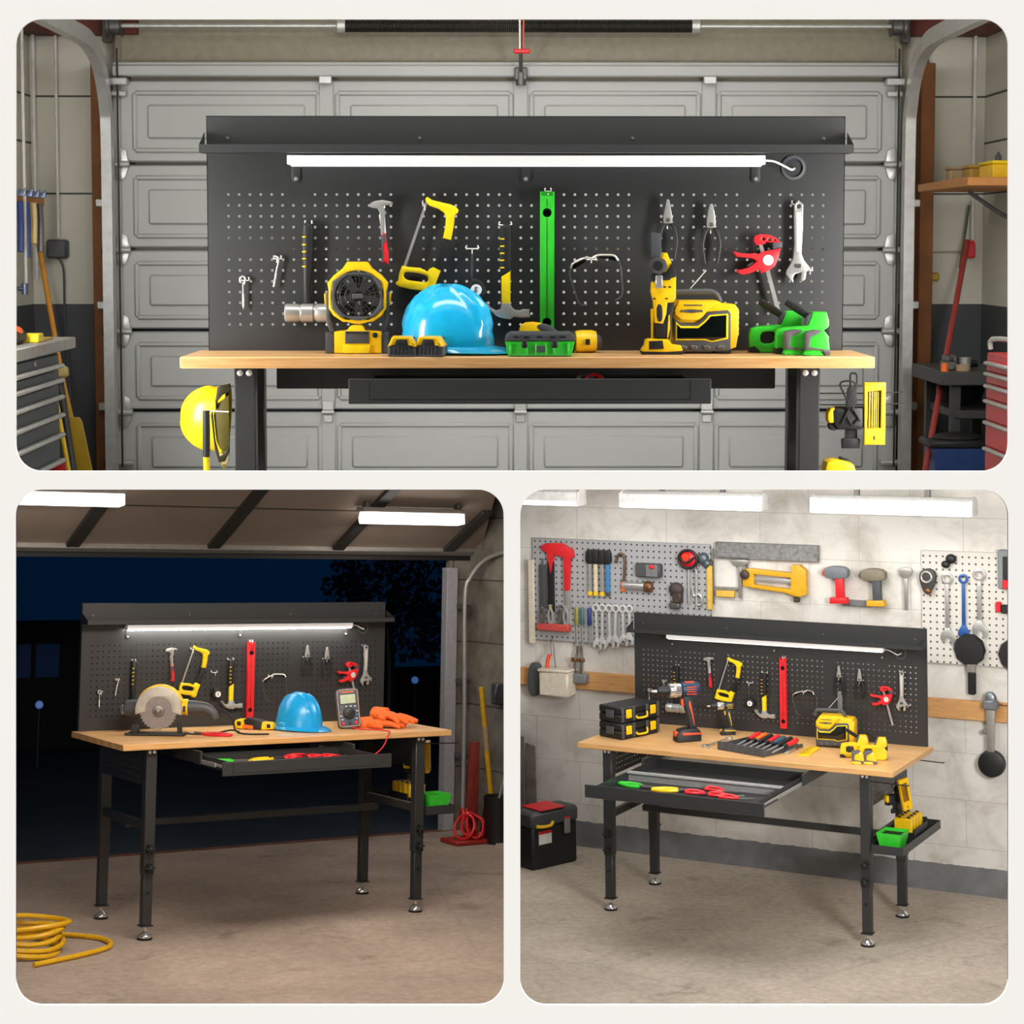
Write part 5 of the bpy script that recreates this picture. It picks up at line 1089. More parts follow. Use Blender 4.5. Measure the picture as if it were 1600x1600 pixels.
light('AREA', 'night_assumed_top_fill', (.35, -1.4, 2.33), 62, (1, .89, .77), 1.5, .5, (.6, -.6, 0))  # assumed overhead light, unseen and with no fixture modelled; brightens the front floor
sw = light('AREA', 'night_side_fill', (0, 0, 0), 38, (1, .92, .83), .8, .8); sw.matrix_world = tl(-2.3, 5.6, .7) @ (V((-1.3, 9.8, -.2))-V((-2.3, 5.6, .7))).to_track_quat('-Z', 'Y').to_matrix().to_4x4()  # fill light added out of view, stands in for frontal light
light('AREA', 'moonlight', (3.5, 6., 4.0), 1.2, (.2, .45, 1), 4, 3, (4, 6, 0))
# ================================================================== LOWER RIGHT ROOM: white block workshop
ROOM = Matrix(((0.874186, 0.485393, -0.013838, 0.3808), (-0.48555, 0.874126, -0.012004, 10.82571), (0.006269, 0.017213, 0.999832, -1.45861), (0, 0, 0, 1)))
EM3 = glow('workshop_led_diffuser', 'FFFFFF', 1.2)
workbench('black steel pegboard workbench with wide open drawer in the white workshop', .72, dx=(.41, 1.405), dopen=.72, tray=(1.70, 1.87, .03, .7, .5))
led_bar('white light bar under the shelf of the white workshop workbench', .72, EM3)
kit_copy(' on the white workshop pegboard', 'red')
solo('steel_strip', 'grey flat steel strip hanging by the glasses on workshop pegboard', 'ruler', MB().prism(rrect(-.014, -.27, .014, .0, .004), -.012, -.009, .0006), M('satin_steel', '8E9092', .4, .6), (1.31, .69, 1.215))
F3 = 29
def case(label, z, k):
    t = thing('tool_case', label, 'tool case', (.165, .33, H+z), rotz(72)); h = .09
    part('lower_shell', MB().box((0, 0, .024), (.31, .185, .046), .008), BLK2, t)
    part('lid', MB().box((0, 0, .07), (.31, .185, .042), .008), BLK2, t)
    r = MB()
    for x in (-.12, -.04, .04, .12): r.box((x, 0, h-.004), (.03, .17, .008), .002)
    for x in (-.145, -.055, .055, .145): r.box((x, -.093, .048), (.02, .006, .08), .002)
    part('rib', r, GRYP, t)
    for x in (-.1, .1): part('latch', MB().box((x, -.096, .052), (.044, .01, .05), .003), YEL, t, 'yellow latch')
    part('handle', MB().tube([(-.042, -.1, .034), (-.036, -.106, .022), (.036, -.106, .022), (.044, -.1, .05)], .006, 8, sub=4), YEL, t, 'yellow handle')
    part('side_plate', MB().box((-.157, 0, .048), (.006, .06, .045), .002).box((-.16, 0, .048), (.004, .03, .024), .001), GRYP, t)
case('lower black case of a stacked pair with yellow latches', 0, 0); case('upper black case of a stacked pair with yellow latches', .0925, 1)
drill('blue and orange cordless drill standing on the workshop bench', (.53, .29, H), rotz(F3+14), 1.08)
drill('small black and yellow drill behind the spanner', (.67, .56, H), rotz(F3+6), .62, '1B1C1F', 'D9B21A')
def spanner(label, L, loc, rot, mat=CHR, w=1., group=None):
    """combination spanner: open jaw down, ring up, hanging in the xz plane"""
    t = thing('spanner', label, 'wrench', loc, rot, group); a = .012*w
    part('shank', MB().prism([(-.005*w, -.02*w), (.005*w, -.02*w), (.006*w, -L+.02*w), (-.006*w, -L+.02*w)], -.004, .003, .0015), mat, t)
    part('ring_end', MB().prism(circ(0, -.008*w, .0165*w, 20), -.007, .004, .002, [circ(0, -.008*w, .009*w, 12)]), mat, t)
    part('open_end', MB().prism([(-.006*w, -L+.03*w), (.006*w, -L+.03*w), (.02*w, -L+.006*w), (.018*w, -L-.014*w), (.009*w, -L-.02*w), (.009*w, -L+.0), (-.004*w, -L+.004*w), (-.011*w, -L-.012*w), (-.02*w, -L-.004*w), (-.019*w, -L+.01*w)], -.005, .004, .002), mat, t)
    return t
FLAT = lambda a: rotz(a) @ rotx(-90)
spanner('chrome combination spanner lying before the small black drill', .27, (.745, .44, H+.007), FLAT(-8), CHR, 1.3)
w2 = thing('adjustable_wrench', 'small adjustable wrench lying right of the screwdriver tray', 'wrench', (1.165, .31, H), rotz(96) @ Matrix.Scale(1.5, 4)); part('handle', MB().prism([(-.08, -.008), (-.08, .008), (.03, .011), (.03, -.011)], .0, .009, .003, axis='z'), STEEL, w2); part('jaw', MB().prism([(.03, -.012), (.03, .012), (.05, .026), (.085, .02), (.08, .006), (.055, .004), (.056, -.008), (.075, -.016), (.06, -.024)], .0, .012, .003, axis='z'), DSTEEL, w2)
rule = thing('tape_rule', 'short yellow ruler lying before the radio', 'ruler', (1.265, .3, H), rotz(95) @ Matrix.Scale(1.45, 4)); part('strip', MB().box((0, 0, .003), (.16, .045, .006), .001), YEL, rule); tk = MB()
for k in range(8): tk.box((-.07+.02*k, .012-.004*(k % 2), .0062), (.003, .016+.008*(k % 2), .0006))
part('graduation', tk, BLK2, rule)
tr = thing('screwdriver_tray', 'dark ribbed tray of screwdrivers on the workshop bench', 'tray', (.985, .25, H), rotz(-17) @ Matrix.Scale(1.15, 4)); d = MB(); d.box((0, 0, .003), (.28, .26, .006)).box((0, -.128, .02), (.28, .006, .04), .001).box((0, .128, .012), (.28, .006, .024), .001)
for s in (-1, 1): d.box((s*.138, 0, .014), (.005, .26, .028), .001)
part('shell', d, GRYP, tr); r = MB()
for k in range(6): r.box((-.115+.046*k, -.132, .02), (.03, .004, .034), .001)
part('rib', r, GRYP, tr)
for k, (gm, nm) in enumerate(((RED, 'red'), (ORG, 'orange'), (BLK2, 'black'), (RED, 'red'), (M('teal_grip', '35566A', .4), 'slate blue'), (BLK2, 'black'), (RED, 'red'))):
    s = thing('screwdriver', ('first', 'second', 'third', 'fourth', 'fifth', 'sixth', 'seventh')[k]+' screwdriver from left in the tray, '+nm+' handle', 'screwdriver', (.985+.042*(k-3)*1.0+.02, .17-.0123*(k-3)+.01*(k % 2), H+.016), rotz(74) @ roty(-9) @ Matrix.Scale(1.2, 4), 'screwdrivers in the dark tray')
    part('shaft', MB().cyl((-.02, 0, .006), (.09, 0, .006), .0035, n=8), STEEL, s); part('grip', MB().lathe([(.008, 0), (.011, .01), (.0095, .03), (.012, .06), (.012, .085), (.008, .095)], (.08, 0, .006), (1, 0, 0), 14), gm, s); part('collar', MB().lathe([(.009, 0), (.0118, .008), (.0118, .02)], (.068, 0, .006), (1, 0, 0), 12), BLK2, s)
radio('yellow jobsite radio with black window on the workshop bench', (1.34, .52, H), rotz(9) @ Matrix.Scale(1.18, 4))
big = Matrix.Scale(1.05, 4)
big_stapler('left yellow staple gun behind its twin on workshop bench', YEL, (1.53, .28, H), rotz(F3-10) @ big); big_stapler('right yellow staple gun nearer the bench corner', YEL, (1.64, .26, H), rotz(F3-12) @ big)
small_stapler('left small yellow tape measure at the workshop bench corner', YEL, (1.6, .13, H), rotz(F3-6)); small_stapler('right small yellow tape measure at the workshop bench corner', YEL, (1.66, .15, H), rotz(F3-6))
drawer_tools(-.46, ' in the white workshop drawer', 0)
tray_goods(' of the white workshop bench', .13); side_goods('white workshop bench')

# ---- the room
def block_wall():
    m, nt, b = base('white_painted_block', .75, spec=.25); br = nt.nodes.new('ShaderNodeTexBrick'); nt.links.new(mapping(nt, (1, 1, 1), (-PI/2, 0, 0)), br.inputs['Vector'])
    br.inputs['Scale'].default_value = 1; br.inputs['Brick Width'].default_value = .62; br.inputs['Row Height'].default_value = .27; br.inputs['Mortar Size'].default_value = .0022; br.inputs['Mortar Smooth'].default_value = .6
    br.inputs['Color1'].default_value = srgb('DEDAD4'); br.inputs['Color2'].default_value = srgb('D8D4CD'); br.inputs['Mortar'].default_value = srgb('B5AFA6')
    v = mapping(nt); c = mix(nt, ramp(nt, noise(nt, v, 3.5, 8, .68, .5), [(.45, 0.), (.8, .7)]), br.outputs['Color'], '8F8474')
    tc = nt.nodes.new('ShaderNodeTexCoord'); sp = nt.nodes.new('ShaderNodeSeparateXYZ'); nt.links.new(tc.outputs['Object'], sp.inputs[0])
    nz = nt.nodes.new('ShaderNodeMath'); nz.operation = 'MULTIPLY_ADD'; nz.inputs[1].default_value = .02; nt.links.new(noise(nt, v, 20, 4), nz.inputs[0]); nt.links.new(sp.outputs[2], nz.inputs[2])
    gt = nt.nodes.new('ShaderNodeMath'); gt.operation = 'GREATER_THAN'; gt.inputs[1].default_value = .172; nt.links.new(nz.outputs[0], gt.inputs[0])
    c = mix(nt, gt.outputs[0], ramp(nt, noise(nt, v, 8, 6), [(.3, '6C6D6F'), (.7, '818284')]), c); nt.links.new(c, b.inputs['Base Color'])
    bump(nt, b, noise(nt, v, 25, 6), .12); return m
struct('wall_back_workshop', MB().box((1.42, 1.29, 1.6), (5.15, .1, 3.4)), block_wall())
struct('floor_workshop', MB().prism([(-1.25, 1.3), (-.62, -.1), (.72, -2.6), (4, -2.6), (4, 1.3)], -.1, 0, axis='z'), concrete('workshop_concrete', 'A89C8E', 'C4B8A8', 1.6, .3))
rail = solo('timber_rail', 'long raw timber rail across the white workshop wall', 'rail', MB().box((.68, 1.22, 1.065), (3.6, .038, .11), .003), PINE)
def peg_mat(name, col, hole):
    m, nt, b = base(name, .55); vo = nt.nodes.new('ShaderNodeTexVoronoi'); vo.voronoi_dimensions = '2D'; vo.inputs['Randomness'].default_value = 0; vo.inputs['Scale'].default_value = 1/.038
    nt.links.new(mapping(nt, (1, 1, 1), (-PI/2, 0, 0)), vo.inputs['Vector']); f = ramp(nt, vo.outputs['Distance'], [(.14, 1.), (.18, 0.)])
    c = mix(nt, noise(nt, mapping(nt), 5, 5), col, col); nt.links.new(mix(nt, f, c, hole), b.inputs['Base Color']); return m
solo('pegboard', 'grey steel pegboard at upper left of the workshop wall', 'pegboard', MB().box((-.315, 1.225, 1.63), (1.235, .02, .655), .004), peg_mat('grey_pegboard', 'A3A4A6', '2C2C2E'))
solo('pegboard', 'pale pegboard at upper right of the workshop wall', 'pegboard', MB().box((2.05, 1.225, 1.645), (.86, .02, .65), .004), peg_mat('pale_pegboard', 'CFCAC2', '4A4743'))
solo('tool_rail', 'long grey patterned steel rail high on workshop wall', 'rail', MB().box((.67, 1.22, 1.925), (.66, .03, .1), .004).box((.46, 1.2, 1.9), (.2, .012, .03), .002), M('grey_scale_rail', '8D8D8D', .45, .5, amt=.3, scale=40))
def w(nm, lab, cat, x, z, y=1.2): return thing(nm, lab, cat, (x, y, z))
def o_(pts, cx, cy, s=.0043): return [((x-cx)*s, (cy-y)*s) for x, y in pts]
t = w('bracket_tool', 'large red hooked tool on the grey workshop pegboard', 'hand tool', -.735, 1.77)
part('frame', MB().prism(o_([(848, 857), (856, 853), (882, 852), (900, 861), (902, 872), (896, 875), (893, 922), (886, 922), (885, 873), (869, 869), (863, 897), (857, 867), (849, 863)], 875, 890), -.02, .012, .005), RED, t); part('blade', MB().prism(o_([(886, 921), (893, 921), (895, 945), (890, 955), (887, 940)], 875, 890), -.012, .0, .002), STEEL, t)
t = w('wood_batten', 'long pale wooden strip at the left edge of workshop pegboard', 'batten', -.93, 1.55, 1.195); part('strip', MB().box((0, 0, 0), (.042, .02, .54), .004), M('pale_batten', 'D2C8B6', .6), t)
for i, (x, h, m) in enumerate(((-.85, .3, GRYP), (-.79, .34, BLK2))): t = w('rasp', ('grey', 'black')[i]+' flat file hanging behind the red hooked tool', 'file', x, 1.66); part('blade', MB().prism(rrect(-.024, -h/2, .024, h/2-.02, .004), -.006, .004, .001), m, t); part('tang', MB().cyl((0, 0, h/2-.02), (0, 0, h/2+.02), .006, n=8), DSTEEL, t)
for i, (x, m, lab) in enumerate(((-.51, STEEL, 'first chisel from left, steel shaft under black cap'), (-.47, M('cream_shaft', 'D4C8A8', .4), 'second chisel from left, cream shaft under black cap'), (-.425, STEEL, 'third chisel from left, steel shaft under black cap'), (-.385, M('blue_shaft', '3E7FB8', .35), 'fourth chisel from left, blue shaft under black cap'))):
    t = w('chisel', lab, 'chisel', x, 1.84); part('cap', MB().prism(chaikin([(-.024, -.03), (-.026, .03), (-.015, .06), (.015, .06), (.026, .03), (.024, -.03)], 1), -.02, .012, .005), BLK2, t); part('shaft', MB().prism(rrect(-.012, -.21, .012, -.03, .003), -.01, .004, .002), m, t); part('tip', MB().prism([(-.012, -.23), (.012, -.23), (.013, -.205), (-.013, -.205)], -.011, .005, .001), YEL if i < 3 else DSTEEL, t)
t = w('pry_bar', 'hooked pry bar with orange foot beside the chisels', 'pry bar', -.29, 1.76); part('bar', MB().tube([(-.035, 0, .06), (-.03, 0, .1), (0, 0, .12), (.022, 0, .09), (.02, 0, 0), (.012, 0, -.06)], .009, 8, sub=5), M('bronze_bar', '6A5444', .45, .6), t); part('foot', MB().box((.01, 0, -.085), (.03, .022, .06), .005), ORG, t)
t = w('switch_box', 'dark switch box with red button on workshop pegboard', 'box', -.1, 1.785); part('body', MB().box((0, 0, 0), (.17, .06, .085), .008), GRYP, t); part('cover', MB().box((.03, -.03, 0), (.08, .012, .075), .003), M('mid_grey_plastic', '707274', .5), t); part('button', MB().ell((.035, -.04, .025), (.018, .012, .014)), RED, t)
t = w('torch', 'silver cylinder torch with bronze end on workshop pegboard', 'torch', -.16, 1.68); part('barrel', MB().lathe([(.024, 0), (.026, .01), (.026, .15)], (-.12, 0, .005), (1, 0, -.02), 20), STEEL, t); part('end', MB().lathe([(.03, 0), (.036, .01), (.036, .04), (.028, .05), (.015, .05)], (.03, 0, .002), (1, 0, -.02), 20), M('bronze_end', '7A5638', .4, .6), t)
t = w('respirator', 'red and black rounded mask hanging on workshop pegboard', 'mask', .17, 1.865); part('shell', MB().ell((0, 0, 0), (.062, .04, .055)), RED, t); part('strap', MB().tube([(.062*math.cos(q), -.02, .055*math.sin(q)) for q in [2*PI*k/20 for k in range(20)]], .009, 8, True).tube([(-.05, -.035, .01), (0, -.046, -.02), (.05, -.035, .015)], .008, 8, sub=3), BLK2, t); part('filter', MB().lathe([(.026, 0), (.024, .014), (.01, .016)], (-.005, -.032, .012), (0, -1, 0), 18), M('vermilion', 'E23A1E', .35), t)
t = w('wire_brush', 'grey bunched clips beside the red mask', 'clip', .265, 1.86); part('body', MB().ell((0, 0, .01), (.035, .03, .04)).ell((.02, 0, -.02), (.025, .02, .03)), M('grey_blue_metal', '5C666C', .4, .5), t)
for x, h, lab in ((.165, .21, 'left thin steel rod below the red mask'), (.215, .24, 'right thin steel rod below the red mask')): t = w('steel_rod', lab, 'rod', x, 1.8); part('rod', MB().cyl((0, 0, 0), (0, 0, -h), .008, n=10), STEEL, t); part('eye', MB().tube([(.014*math.cos(q), 0, .014+.014*math.sin(q)) for q in [2*PI*k/12 for k in range(12)]], .004, 6, True), STEEL, t)
t = w('bench_vise', 'dark rusty clamp head low on workshop pegboard', 'clamp', .095, 1.635); part('head', MB().ell((-.01, -.01, .04), (.05, .03, .045)).box((0, -.01, -.01), (.06, .05, .07), .01), M('rusty_iron', '4A403A', .6, .4), t); part('jaw', MB().box((-.02, -.01, -.06), (.07, .04, .04), .008), DSTEEL, t)
t = w('hook_spanner', 'small steel hook spanner right of the dark clamp', 'wrench', .22, 1.62); part('hook', MB().tube([(-.03, 0, .06), (-.02, 0, .02), (.01, 0, .03), (.03, 0, .01), (.025, 0, -.03), (0, 0, -.035)], .009, 8, sub=4), STEEL, t)
t = w('folding_rule', 'upright yellow wooden rule on workshop pegboard', 'ruler', .305, 1.695); part('stick', MB().box((0, 0, 0), (.034, .016, .27), .003), M('rule_yellow', 'D7AE4C', .5), t); part('cap', MB().box((.0, 0, .15), (.036, .02, .03), .003), DSTEEL, t); part('rod', MB().cyl((.02, .01, -.1), (.02, .01, .24), .005, n=8), DSTEEL, t)
t = w('try_square', 'grey steel T-shaped square right of the yellow rule', 'square', .5, 1.78, 1.215); part('head', MB().prism(chaikin([(-.06, .09), (.06, .095), (.055, .07), (.02, .05), (-.02, .05), (-.055, .07)], 1), -.014, .01, .003), M('worn_steel', 'A9A59E', .4, .6), t); part('stem', MB().prism([(-.012, .06), (.012, .06), (.01, -.14), (-.012, -.14)], -.01, .006, .002), M('worn_steel'), t)
t = w('wood_block', 'small ochre wooden block under a steel bar on wall', 'block', .4, 1.66, 1.22); part('block', MB().box((0, 0, 0), (.12, .03, .04), .004), M('rule_yellow'), t); part('bar', MB().box((.02, 0, .035), (.17, .02, .014), .002), M('worn_steel'), t)
t = w('saw_frame', 'yellow cast saw frame hanging on the white workshop wall', 'saw', .72, 1.745, 1.215); q = lambda p: o_(p, 1212, 915, .0042)
part('frame', MB().prism(q([(1166, 898), (1180, 896), (1240, 900), (1240, 889), (1252, 888), (1262, 896), (1262, 930), (1252, 934), (1240, 932), (1232, 929), (1180, 924), (1166, 922)]), -.035, .01, .006, [q([(1183, 904), (1239, 907), (1239, 923), (1183, 919)])]), M('cast_yellow', 'D9A21E', .45), t)
part('blade_bar', MB().prism(q([(1182, 908), (1240, 910), (1240, 916), (1182, 914)]), -.015, 0, .002), STEEL, t); part('knob', MB().lathe([(.012, 0), (.03, .008), (.028, .02), (.01, .03)], (q([(1170, 0)])[0][0], -.03, q([(0, 905)])[0][1]), (0, -1, 0), 16).box((q([(1247, 0)])[0][0], -.02, q([(0, 938)])[0][1]), (.035, .03, .03), .006), M('rusty_iron'), t); part('hanger', MB().tube([(q([(1170, 0)])[0][0], 0, q([(0, 900)])[0][1]), (q([(1172, 0)])[0][0], 0, q([(0, 874)])[0][1]), (q([(1200, 0)])[0][0], 0, q([(0, 873)])[0][1])], .005, 8), DSTEEL, t)
def wall_drill(lab, x, z, body, nose, grip, foot, s=1):
    t = w('wall_drill', lab, 'drill', x, z, 1.19)
    part('body', MB().prism([(a*s, b2) for a, b2 in chaikin([(-.07, .03), (-.06, .055), (0, .07), (.08, .06), (.085, .01), (.06, -.005), (-.02, -.01), (-.06, .0)], 1)], -.04, .02, .012), body, t); part('nose', MB().prism([(a*s, b2) for a, b2 in chaikin([(-.085, .02), (-.07, .05), (-.04, .055), (-.03, .0), (-.07, .005)], 1)], -.03, .01, .008), nose, t)
    part('grip', MB().prism([(a*s, b2) for a, b2 in [(0, 0), (.05, 0), (.055, -.12), (.005, -.125)]], -.03, .01, .007), grip, t); part('foot', MB().prism([(a*s, b2) for a, b2 in [(-.03, -.12), (.07, -.115), (.08, -.15), (-.03, -.155)]], -.04, .02, .006), foot, t); return t
wall_drill('red and grey drill hanging on the white workshop wall', 1.115, 1.795, M('slate_drill_shell', '6F7478', .45), M('orange_red_shell', 'DB4A22', .4), RED, RED)
wall_drill('drab brown drill with yellow foot on the workshop wall', 1.34, 1.79, M('drab_shell', '7B7260', .55), M('drab_nose', '5A5346', .5), GRYP, M('cast_yellow'))
solo('steel_flat', 'grey flat bar between the two wall drills', 'bar', MB().box((1.24, 1.21, 1.645), (.17, .02, .036), .003), M('grey_flat', '7C7B7A', .5, .4))
t = w('adjustable_wrench', 'old grey wrench hanging left of the right pegboard', 'wrench', 1.535, 1.8); part('head', MB().prism(chaikin([(-.04, .06), (.0, .07), (.045, .06), (.03, .02), (0, .0), (-.04, .02)], 1), -.016, .008, .004), M('worn_steel'), t); part('handle', MB().prism([(-.012, .01), (.012, .01), (.01, -.18), (-.008, -.18)], -.012, .004, .003), M('worn_steel'), t)
t = w('chain_block', 'dark oval pulley hook hanging on right pegboard edge', 'pulley', 1.665, 1.8); part('body', MB().prism(chaikin([(-.055, .04), (0, .075), (.055, .05), (.045, -.03), (.0, -.085), (-.03, -.06)], 2), -.03, .01, .01), M('dark_oval', '3A3733', .5), t); part('ring', MB().tube([(.03*math.cos(q), -.034, .02+.03*math.sin(q)) for q in [2*PI*k/18 for k in range(18)]], .007, 8, True), M('worn_steel'), t); part('tail', MB().ell((.005, -.02, -.06), (.022, .018, .022)), M('bronze_end'), t)
t = w('door_knob', 'small black knob tool above the chrome spanner', 'hand tool', 1.79, 1.915); part('knob', MB().ell((.01, 0, .012), (.032, .02, .028)).ell((-.02, -.004, -.02), (.026, .018, .022)), BLK2, t)
spanner('long worn chrome spanner left of the blue spanner', .36, (1.775, 1.2, 1.83), None, STEEL, 2.0); spanner('blue shafted spanner on the right workshop pegboard', .33, (1.87, 1.2, 1.83), None, M('blue_spanner', '2C5AA0', .35, .3), 1.7); spanner('bright chrome spanner right of the blue spanner', .34, (1.96, 1.2, 1.86), None, STEEL, 2.1)
for lab, x, z, h in (('black round headed scraper on the right pegboard', 1.905, 1.415, 1), ('black round headed scraper cropped at the right edge', 2.16, 1.4, 1)):
    t = w('pan_scraper', lab, 'hand tool', x, z); part('disc', MB().lathe([(.09, 0), (.094, .012), (.084, .03), (.02, .032)], (0, 0, 0), (0, -1, 0), 10), BLK2, t); part('collar', MB().box((.01, -.012, -.1), (.05, .03, .06), .006), M('worn_steel'), t); part('handle', MB().box((.012, -.012, -.19), (.045, .03, .13), .008), BLK2, t)
t = w('wall_bin', 'grey and black wall bin with red front at right edge', 'bin', 2.12, 1.88); part('body', MB().box((.02, 0, 0), (.13, .06, .22), .006), M('bin_grey', '7D8284', .5), t); part('opening', MB().box((.03, -.03, .01), (.09, .02, .13), .003), BLK2, t); part('front', MB().box((.03, -.04, -.08), (.09, .03, .05), .006), RED, t)
t = w('side_cutter', 'red and black cutter cropped at the right edge', 'hand tool', 2.1, 1.655); part('jaw', MB().box((-.03, 0, .01), (.03, .03, .06), .005), RED, t); part('body', MB().box((.05, 0, 0), (.13, .035, .05), .008), BLK2, t)
# lower left of the wall
t = w('tool_holder', 'red tool holder shelf low on the grey pegboard', 'rack', -.765, 1.395, 1.185); part('shelf', MB().box((0, 0, 0), (.23, .05, .045), .006), M('dusty_red', 'BE4A44', .5), t)
for i, x in enumerate((-.85, -.79, -.72, -.68)):
    u = w('pliers', ('first', 'second', 'third', 'last')[i]+' steel pliers from left standing in the red holder', 'pliers', x, 1.417, 1.185); g = MB()
    for s in (-1, 1): g.tube([(s*.006, 0, .0), (s*.016, 0, .05), (s*.008, 0, .085), (-s*.008, 0, .12)], .007, 8, sub=3)
    part('leg', g, STEEL if i % 2 else DSTEEL, u); part('pivot', MB().lathe([(.009, 0), (.008, .012)], (0, .006, .1), (0, -1, 0), 10), YEL if i == 1 else STEEL, u)
for i, (x, L, m) in enumerate(((-.61, .44, M('olive_handle', '8A8A4A', .45)), (-.57, .42, M('teal_handle', '4C6A70', .45)), (-.52, .24, M('blue_grip', '2B3E78', .4)))):
    t = w('long_screwdriver', ('olive', 'teal', 'navy')[i]+' handled long screwdriver left of the spanner row', 'screwdriver', x, 1.53); part('grip', MB().lathe([(.01, 0), (.014, .01), (.012, .06), (.015, .1), (.009, .112)], (0, 0, 0), (0, 0, -1), 12), m, t); part('shaft', MB().cyl((0, 0, -.11), (0, 0, -L), .0055, n=8), STEEL, t)
for i in range(6): spanner(('leftmost', 'second', 'third', 'fourth', 'fifth', 'last')[i]+' chrome spanner in the row left of the workbench', .25-.008*i, (-.475+.047*i, 1.2, 1.545+.001*i), roty((-2, 1, -1, 2, -1, 1)[i]), M('bright_spanner', 'E2E2E0', .28, .35), 1.6, 'row of chrome spanners')
t = w('meter_box', 'cream meter box with orange cord on the timber rail', 'box', -.72, 1.06, 1.135); part('body', MB().box((0, 0, -.01), (.21, .12, .16), .012), M('cream_box', 'CFC6B4', .55), t); part('lid', MB().box((0, 0, .075), (.22, .13, .02), .006), M('cream_box'), t); part('cord', MB().tube([(-.06, -.02, .08), (-.062, -.01, .13), (-.05, 0, .17)], .012, 8, sub=3), M('orange_red_shell', 'DB4A22'), t); part('wire', MB().tube([(-.05, .02, .16), (-.06, .03, .24), (-.04, .03, .28)], .004, 6, sub=3).tube([(-.01, .0, .08), (-.03, .02, .16), (-.04, .03, .24)], .004, 6, sub=3), DSTEEL, t)
solo('dust_brush', 'dark grey brush hanging left of the cream meter box', 'brush', MB().prism(chaikin([(-.04, .1), (.03, .11), (.045, .05), (.03, -.1), (-.02, -.12), (-.05, -.06)], 2), -.03, .02, .01), M('slate_brush', '4A4E52', .7), (-.9, 1.18, 1.06))
t = w('terminal_box', 'small dark box under two thin pipes on timber rail', 'box', -.59, 1.085, 1.17); part('body', MB().box((0, 0, 0), (.13, .055, .06), .006), M('mid_grey_plastic'), t)
for s in (-1, 1): part('pipe', MB().tube([(s*.022, 0, .03), (s*.022, 0, .1), (s*.016, .02, .15), (s*.012, .02, .2)], .008, 8, sub=3), DSTEEL, t); part('clamp', MB().box((s*.025, .0, .115), (.04, .03, .025), .005), M('bronze_end'), t)
t = w('frying_pan', 'black round pan hanging by a steel handle at right', 'pan', 2.03, .78, 1.17); part('pan', MB().lathe([(.072, 0), (.078, .01), (.074, .04), (.064, .046)], (0, .02, 0), (0, -1, 0), 30), BLK2, t); part('handle', MB().prism([(-.02, .07), (.02, .07), (.026, .31), (-.026, .31)], -.024, .0, .006), M('worn_steel'), t); part('clasp', MB().box((0, -.01, .335), (.09, .05, .06), .012).ell((0, -.01, .37), (.035, .02, .04)).box((-.035, -.01, .18), (.03, .02, .025), .005), M('grey_clasp', '8A8F94', .4, .6), t)
# toolbox at far left and planks behind
tb = thing('toolbox', 'black toolbox with red trim at the far left of workshop', 'toolbox', (-.625, .78, 0), rotz(68)); hh = .37
part('tub', MB().box((-.0, 0, .13), (.36, .17, .26), .012), BLK2, tb); part('lid', MB().box((0, 0, .3), (.38, .19, .1), .02), GRYP, tb); part('lid_panel', MB().box((.02, 0, .352), (.14, .15, .012), .004), M('grey_clear_panel', '8C8A88', .3), tb); part('trim', MB().box((-.02, .0, .357), (.2, .19, .006), .002).box((.09, -.094, .285), (.05, .01, .012), .003), RED, tb); part('latch', MB().box((.09, -.094, .235), (.044, .014, .09), .004), M('grey_clear_panel'), tb)
part('handle', MB().tube([(-.16, -.1, .27), (-.12, -.115, .265), (-.06, -.115, .265), (-.03, -.1, .28)], .01, 8, sub=3), YEL, tb); part('sticker', MB().box((-.08, -.0865, .19), (.1, .003, .08)), WHT, tb); part('sticker_band', MB().box((-.08, -.0885, .222), (.1, .002, .018)), RED, tb)
for i, x in enumerate((-1.02, -.95)): solo('plank', ('left', 'right')[i]+' weathered plank leaning behind the toolbox', 'plank', MB().prism([(x-.03, .0), (x+.04, .0), (x+.03, .68-.06*i), (x-.035, .7-.06*i)], 1.16+.02*i, 1.18+.02*i, .003), M('weathered_plank', '6A6258', .85, amt=.3, scale=12))
TUBE3 = glow('workshop_lamp_tube', 'FFFFFF', 4.)
for lab, x0, x1 in (('left hanging tube lamp, cropped, in the workshop', -.77, -.26), ('middle hanging tube lamp in the workshop', .02, .9), ('right hanging tube lamp in the workshop', 1.2, 2.1)):
    t = thing('tube_lamp', lab, 'lamp', (0, .6, 2.275)); part('diffuser', MB().prism([(-.053, -.022), (-.045, -.05), (.045, -.05), (.053, -.022)], x0, x1, .006, axis='x'), TUBE3, t); part('housing', MB().prism([(-.054, -.022), (.054, -.022), (.045, .03), (.02, .048), (-.02, .048), (-.045, .03)], x0, x1, .004, axis='x'), WHT, t)
    for x in (x0, x1): part('end_cap', MB().prism([(-.055, -.048), (.055, -.048), (.05, .035), (.02, .052), (-.02, .052), (-.05, .035)], x-.008, x+.008, .003, axis='x'), WHT, t)
    for x in (x0+.25, x1-.25): part('hanger', MB().box((x, 0, .18), (.03, .02, .27), .002), DSTEEL, t)
    light('AREA', 'workshop_tube_light', ((x0+x1)/2, .58, 2.215), 3.5, (1, .985, .96), .85, .1)
light('AREA', 'workshop_top_fill', (1.0, -1.0, 2.62), 52, (1, .98, .955), 2.6, .9, (1.0, .2, .6))  # unseen extra fill added in front of the visible tube lamps

fill = light('AREA', 'workshop_side_fill', (0, 0, 0), 165, (1, .98, .95), .8, .8); fill.matrix_world = tl(2.5, 5.8, .8) @ (V((1.4, 10.8, -.5))-V((2.5, 5.8, .8))).to_track_quat('-Z', 'Y').to_matrix().to_4x4()  # side fill added out of view to brighten the workshop
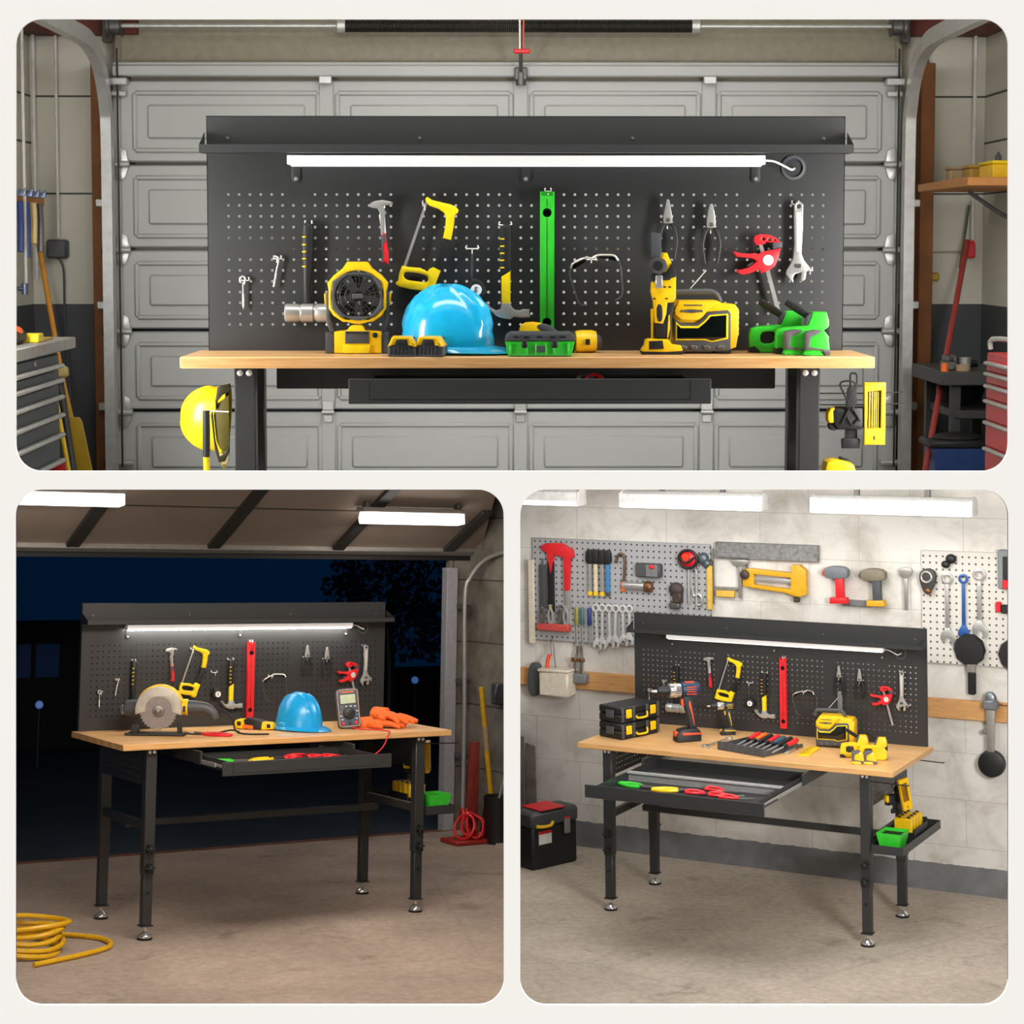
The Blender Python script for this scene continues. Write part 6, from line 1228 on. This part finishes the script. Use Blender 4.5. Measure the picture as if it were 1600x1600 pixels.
# ================================================================== THE BUILDING: front wall with three openings, decks, sun-blocking slab, camera
ROOM = Matrix.Identity(4)
FW = 4.5                       # the front wall stands 4.5 m from the viewer
m, nt, b = base('off_white_plaster', .9, spec=.1)
tc = mapping(nt); nt.links.new(mix(nt, noise(nt, tc, 3), 'F3F1EC', 'F5F3EF'), b.inputs['Base Color'])
PLASTER = m
def opening(x0, x1, z0, z1, r=.06): return rrect(x0, z0, x1, z1, r, 10)
wx = lambda px: (px-800)*.0015
wz = lambda py: 1.5-(py-600)*.0015
HOLES = [opening(wx(25), wx(1575), wz(736), wz(30)), opening(wx(25), wx(787), wz(1570), wz(765)), opening(wx(813), wx(1575), wz(1570), wz(765))]
fwall = struct('wall_front', MB().prism([(-3.2, -1.6), (3.2, -1.6), (3.2, 4.2), (-3.2, 4.2)], FW, FW+.006, 0, HOLES), PLASTER, ang=0)
# sloping deck between the upper garage and the two rooms below; added partition; sun-blocking slab
CON = M('grey_soffit', '8E8B86', .8)
deck = MB(); top = lambda d: 1.5-.0489*d; bot = lambda d: 1.5-.0518*d
for xa, xb in ((-3.2, 3.2),):
    d0, d1 = FW+.006, 7.9
    deck.add([(x, d, f(d)) for d in (d0, d1) for f in (top, bot) for x in (xa, xb)], [(0, 1, 5, 4), (2, 3, 7, 6), (0, 1, 3, 2), (4, 5, 7, 6), (0, 2, 6, 4), (1, 3, 7, 5)])
struct('floor_upper', deck, CON)
ext = MB(); ext.add([(x, d, f) for d in (7.88, 16) for f in (1.7, 1.65) for x in (-.06, 6)], [(0, 1, 5, 4), (2, 3, 7, 6), (0, 1, 3, 2), (4, 5, 7, 6), (0, 2, 6, 4), (1, 3, 7, 5)])
struct('ceiling_workshop', ext, CON)
struct('wall_partition', MB().box((0, 8.0, -1.0), (.026, 6.98, 4.2)).box((-.043, 12.0, -.7), (.006, 1.1, 4.0)).box((-.022, 11.48, -.7), (.046, .02, 4.0)), M('light_partition', '9A948C', .85), ang=0)  # unseen partition added to stop light leaking between the lower rooms
struct('ceiling_sun_block', MB().box((0, 17, 4.3), (30, 25, .2)), CON)  # unseen slab added to keep the sun off the rooms
sun = light('SUN', 'wall_wash_sun', (0, 0, 8), 30, (1, .985, .955), .5, target=(0, .105, 7))  # raking sun added only to brighten the front wall
world = bpy.data.worlds.new('night'); SC.world = world; world.use_nodes = True; nt = world.node_tree
bg = nt.nodes['Background']; tcw = nt.nodes.new('ShaderNodeTexCoord')
sky = ramp(nt, noise(nt, tcw.outputs['Generated'], 2.2, 3), [(.3, '000A18'), (.7, '021A33')])
nt.links.new(sky, bg.inputs[0]); bg.inputs[1].default_value = 1.
cam = bpy.data.cameras.new('camera'); co = bpy.data.objects.new('camera', cam); COL.objects.link(co)
co.location = (0, 0, 1.5); co.rotation_euler = (PI/2, 0, 0); cam.sensor_width = 36; cam.lens = 67.5; cam.shift_y = -.125; cam.clip_end = 200
SC.camera = co
SC.view_settings.view_transform = 'Standard'; SC.view_settings.look = 'None'; SC.view_settings.exposure = 0; SC.view_settings.gamma = 1
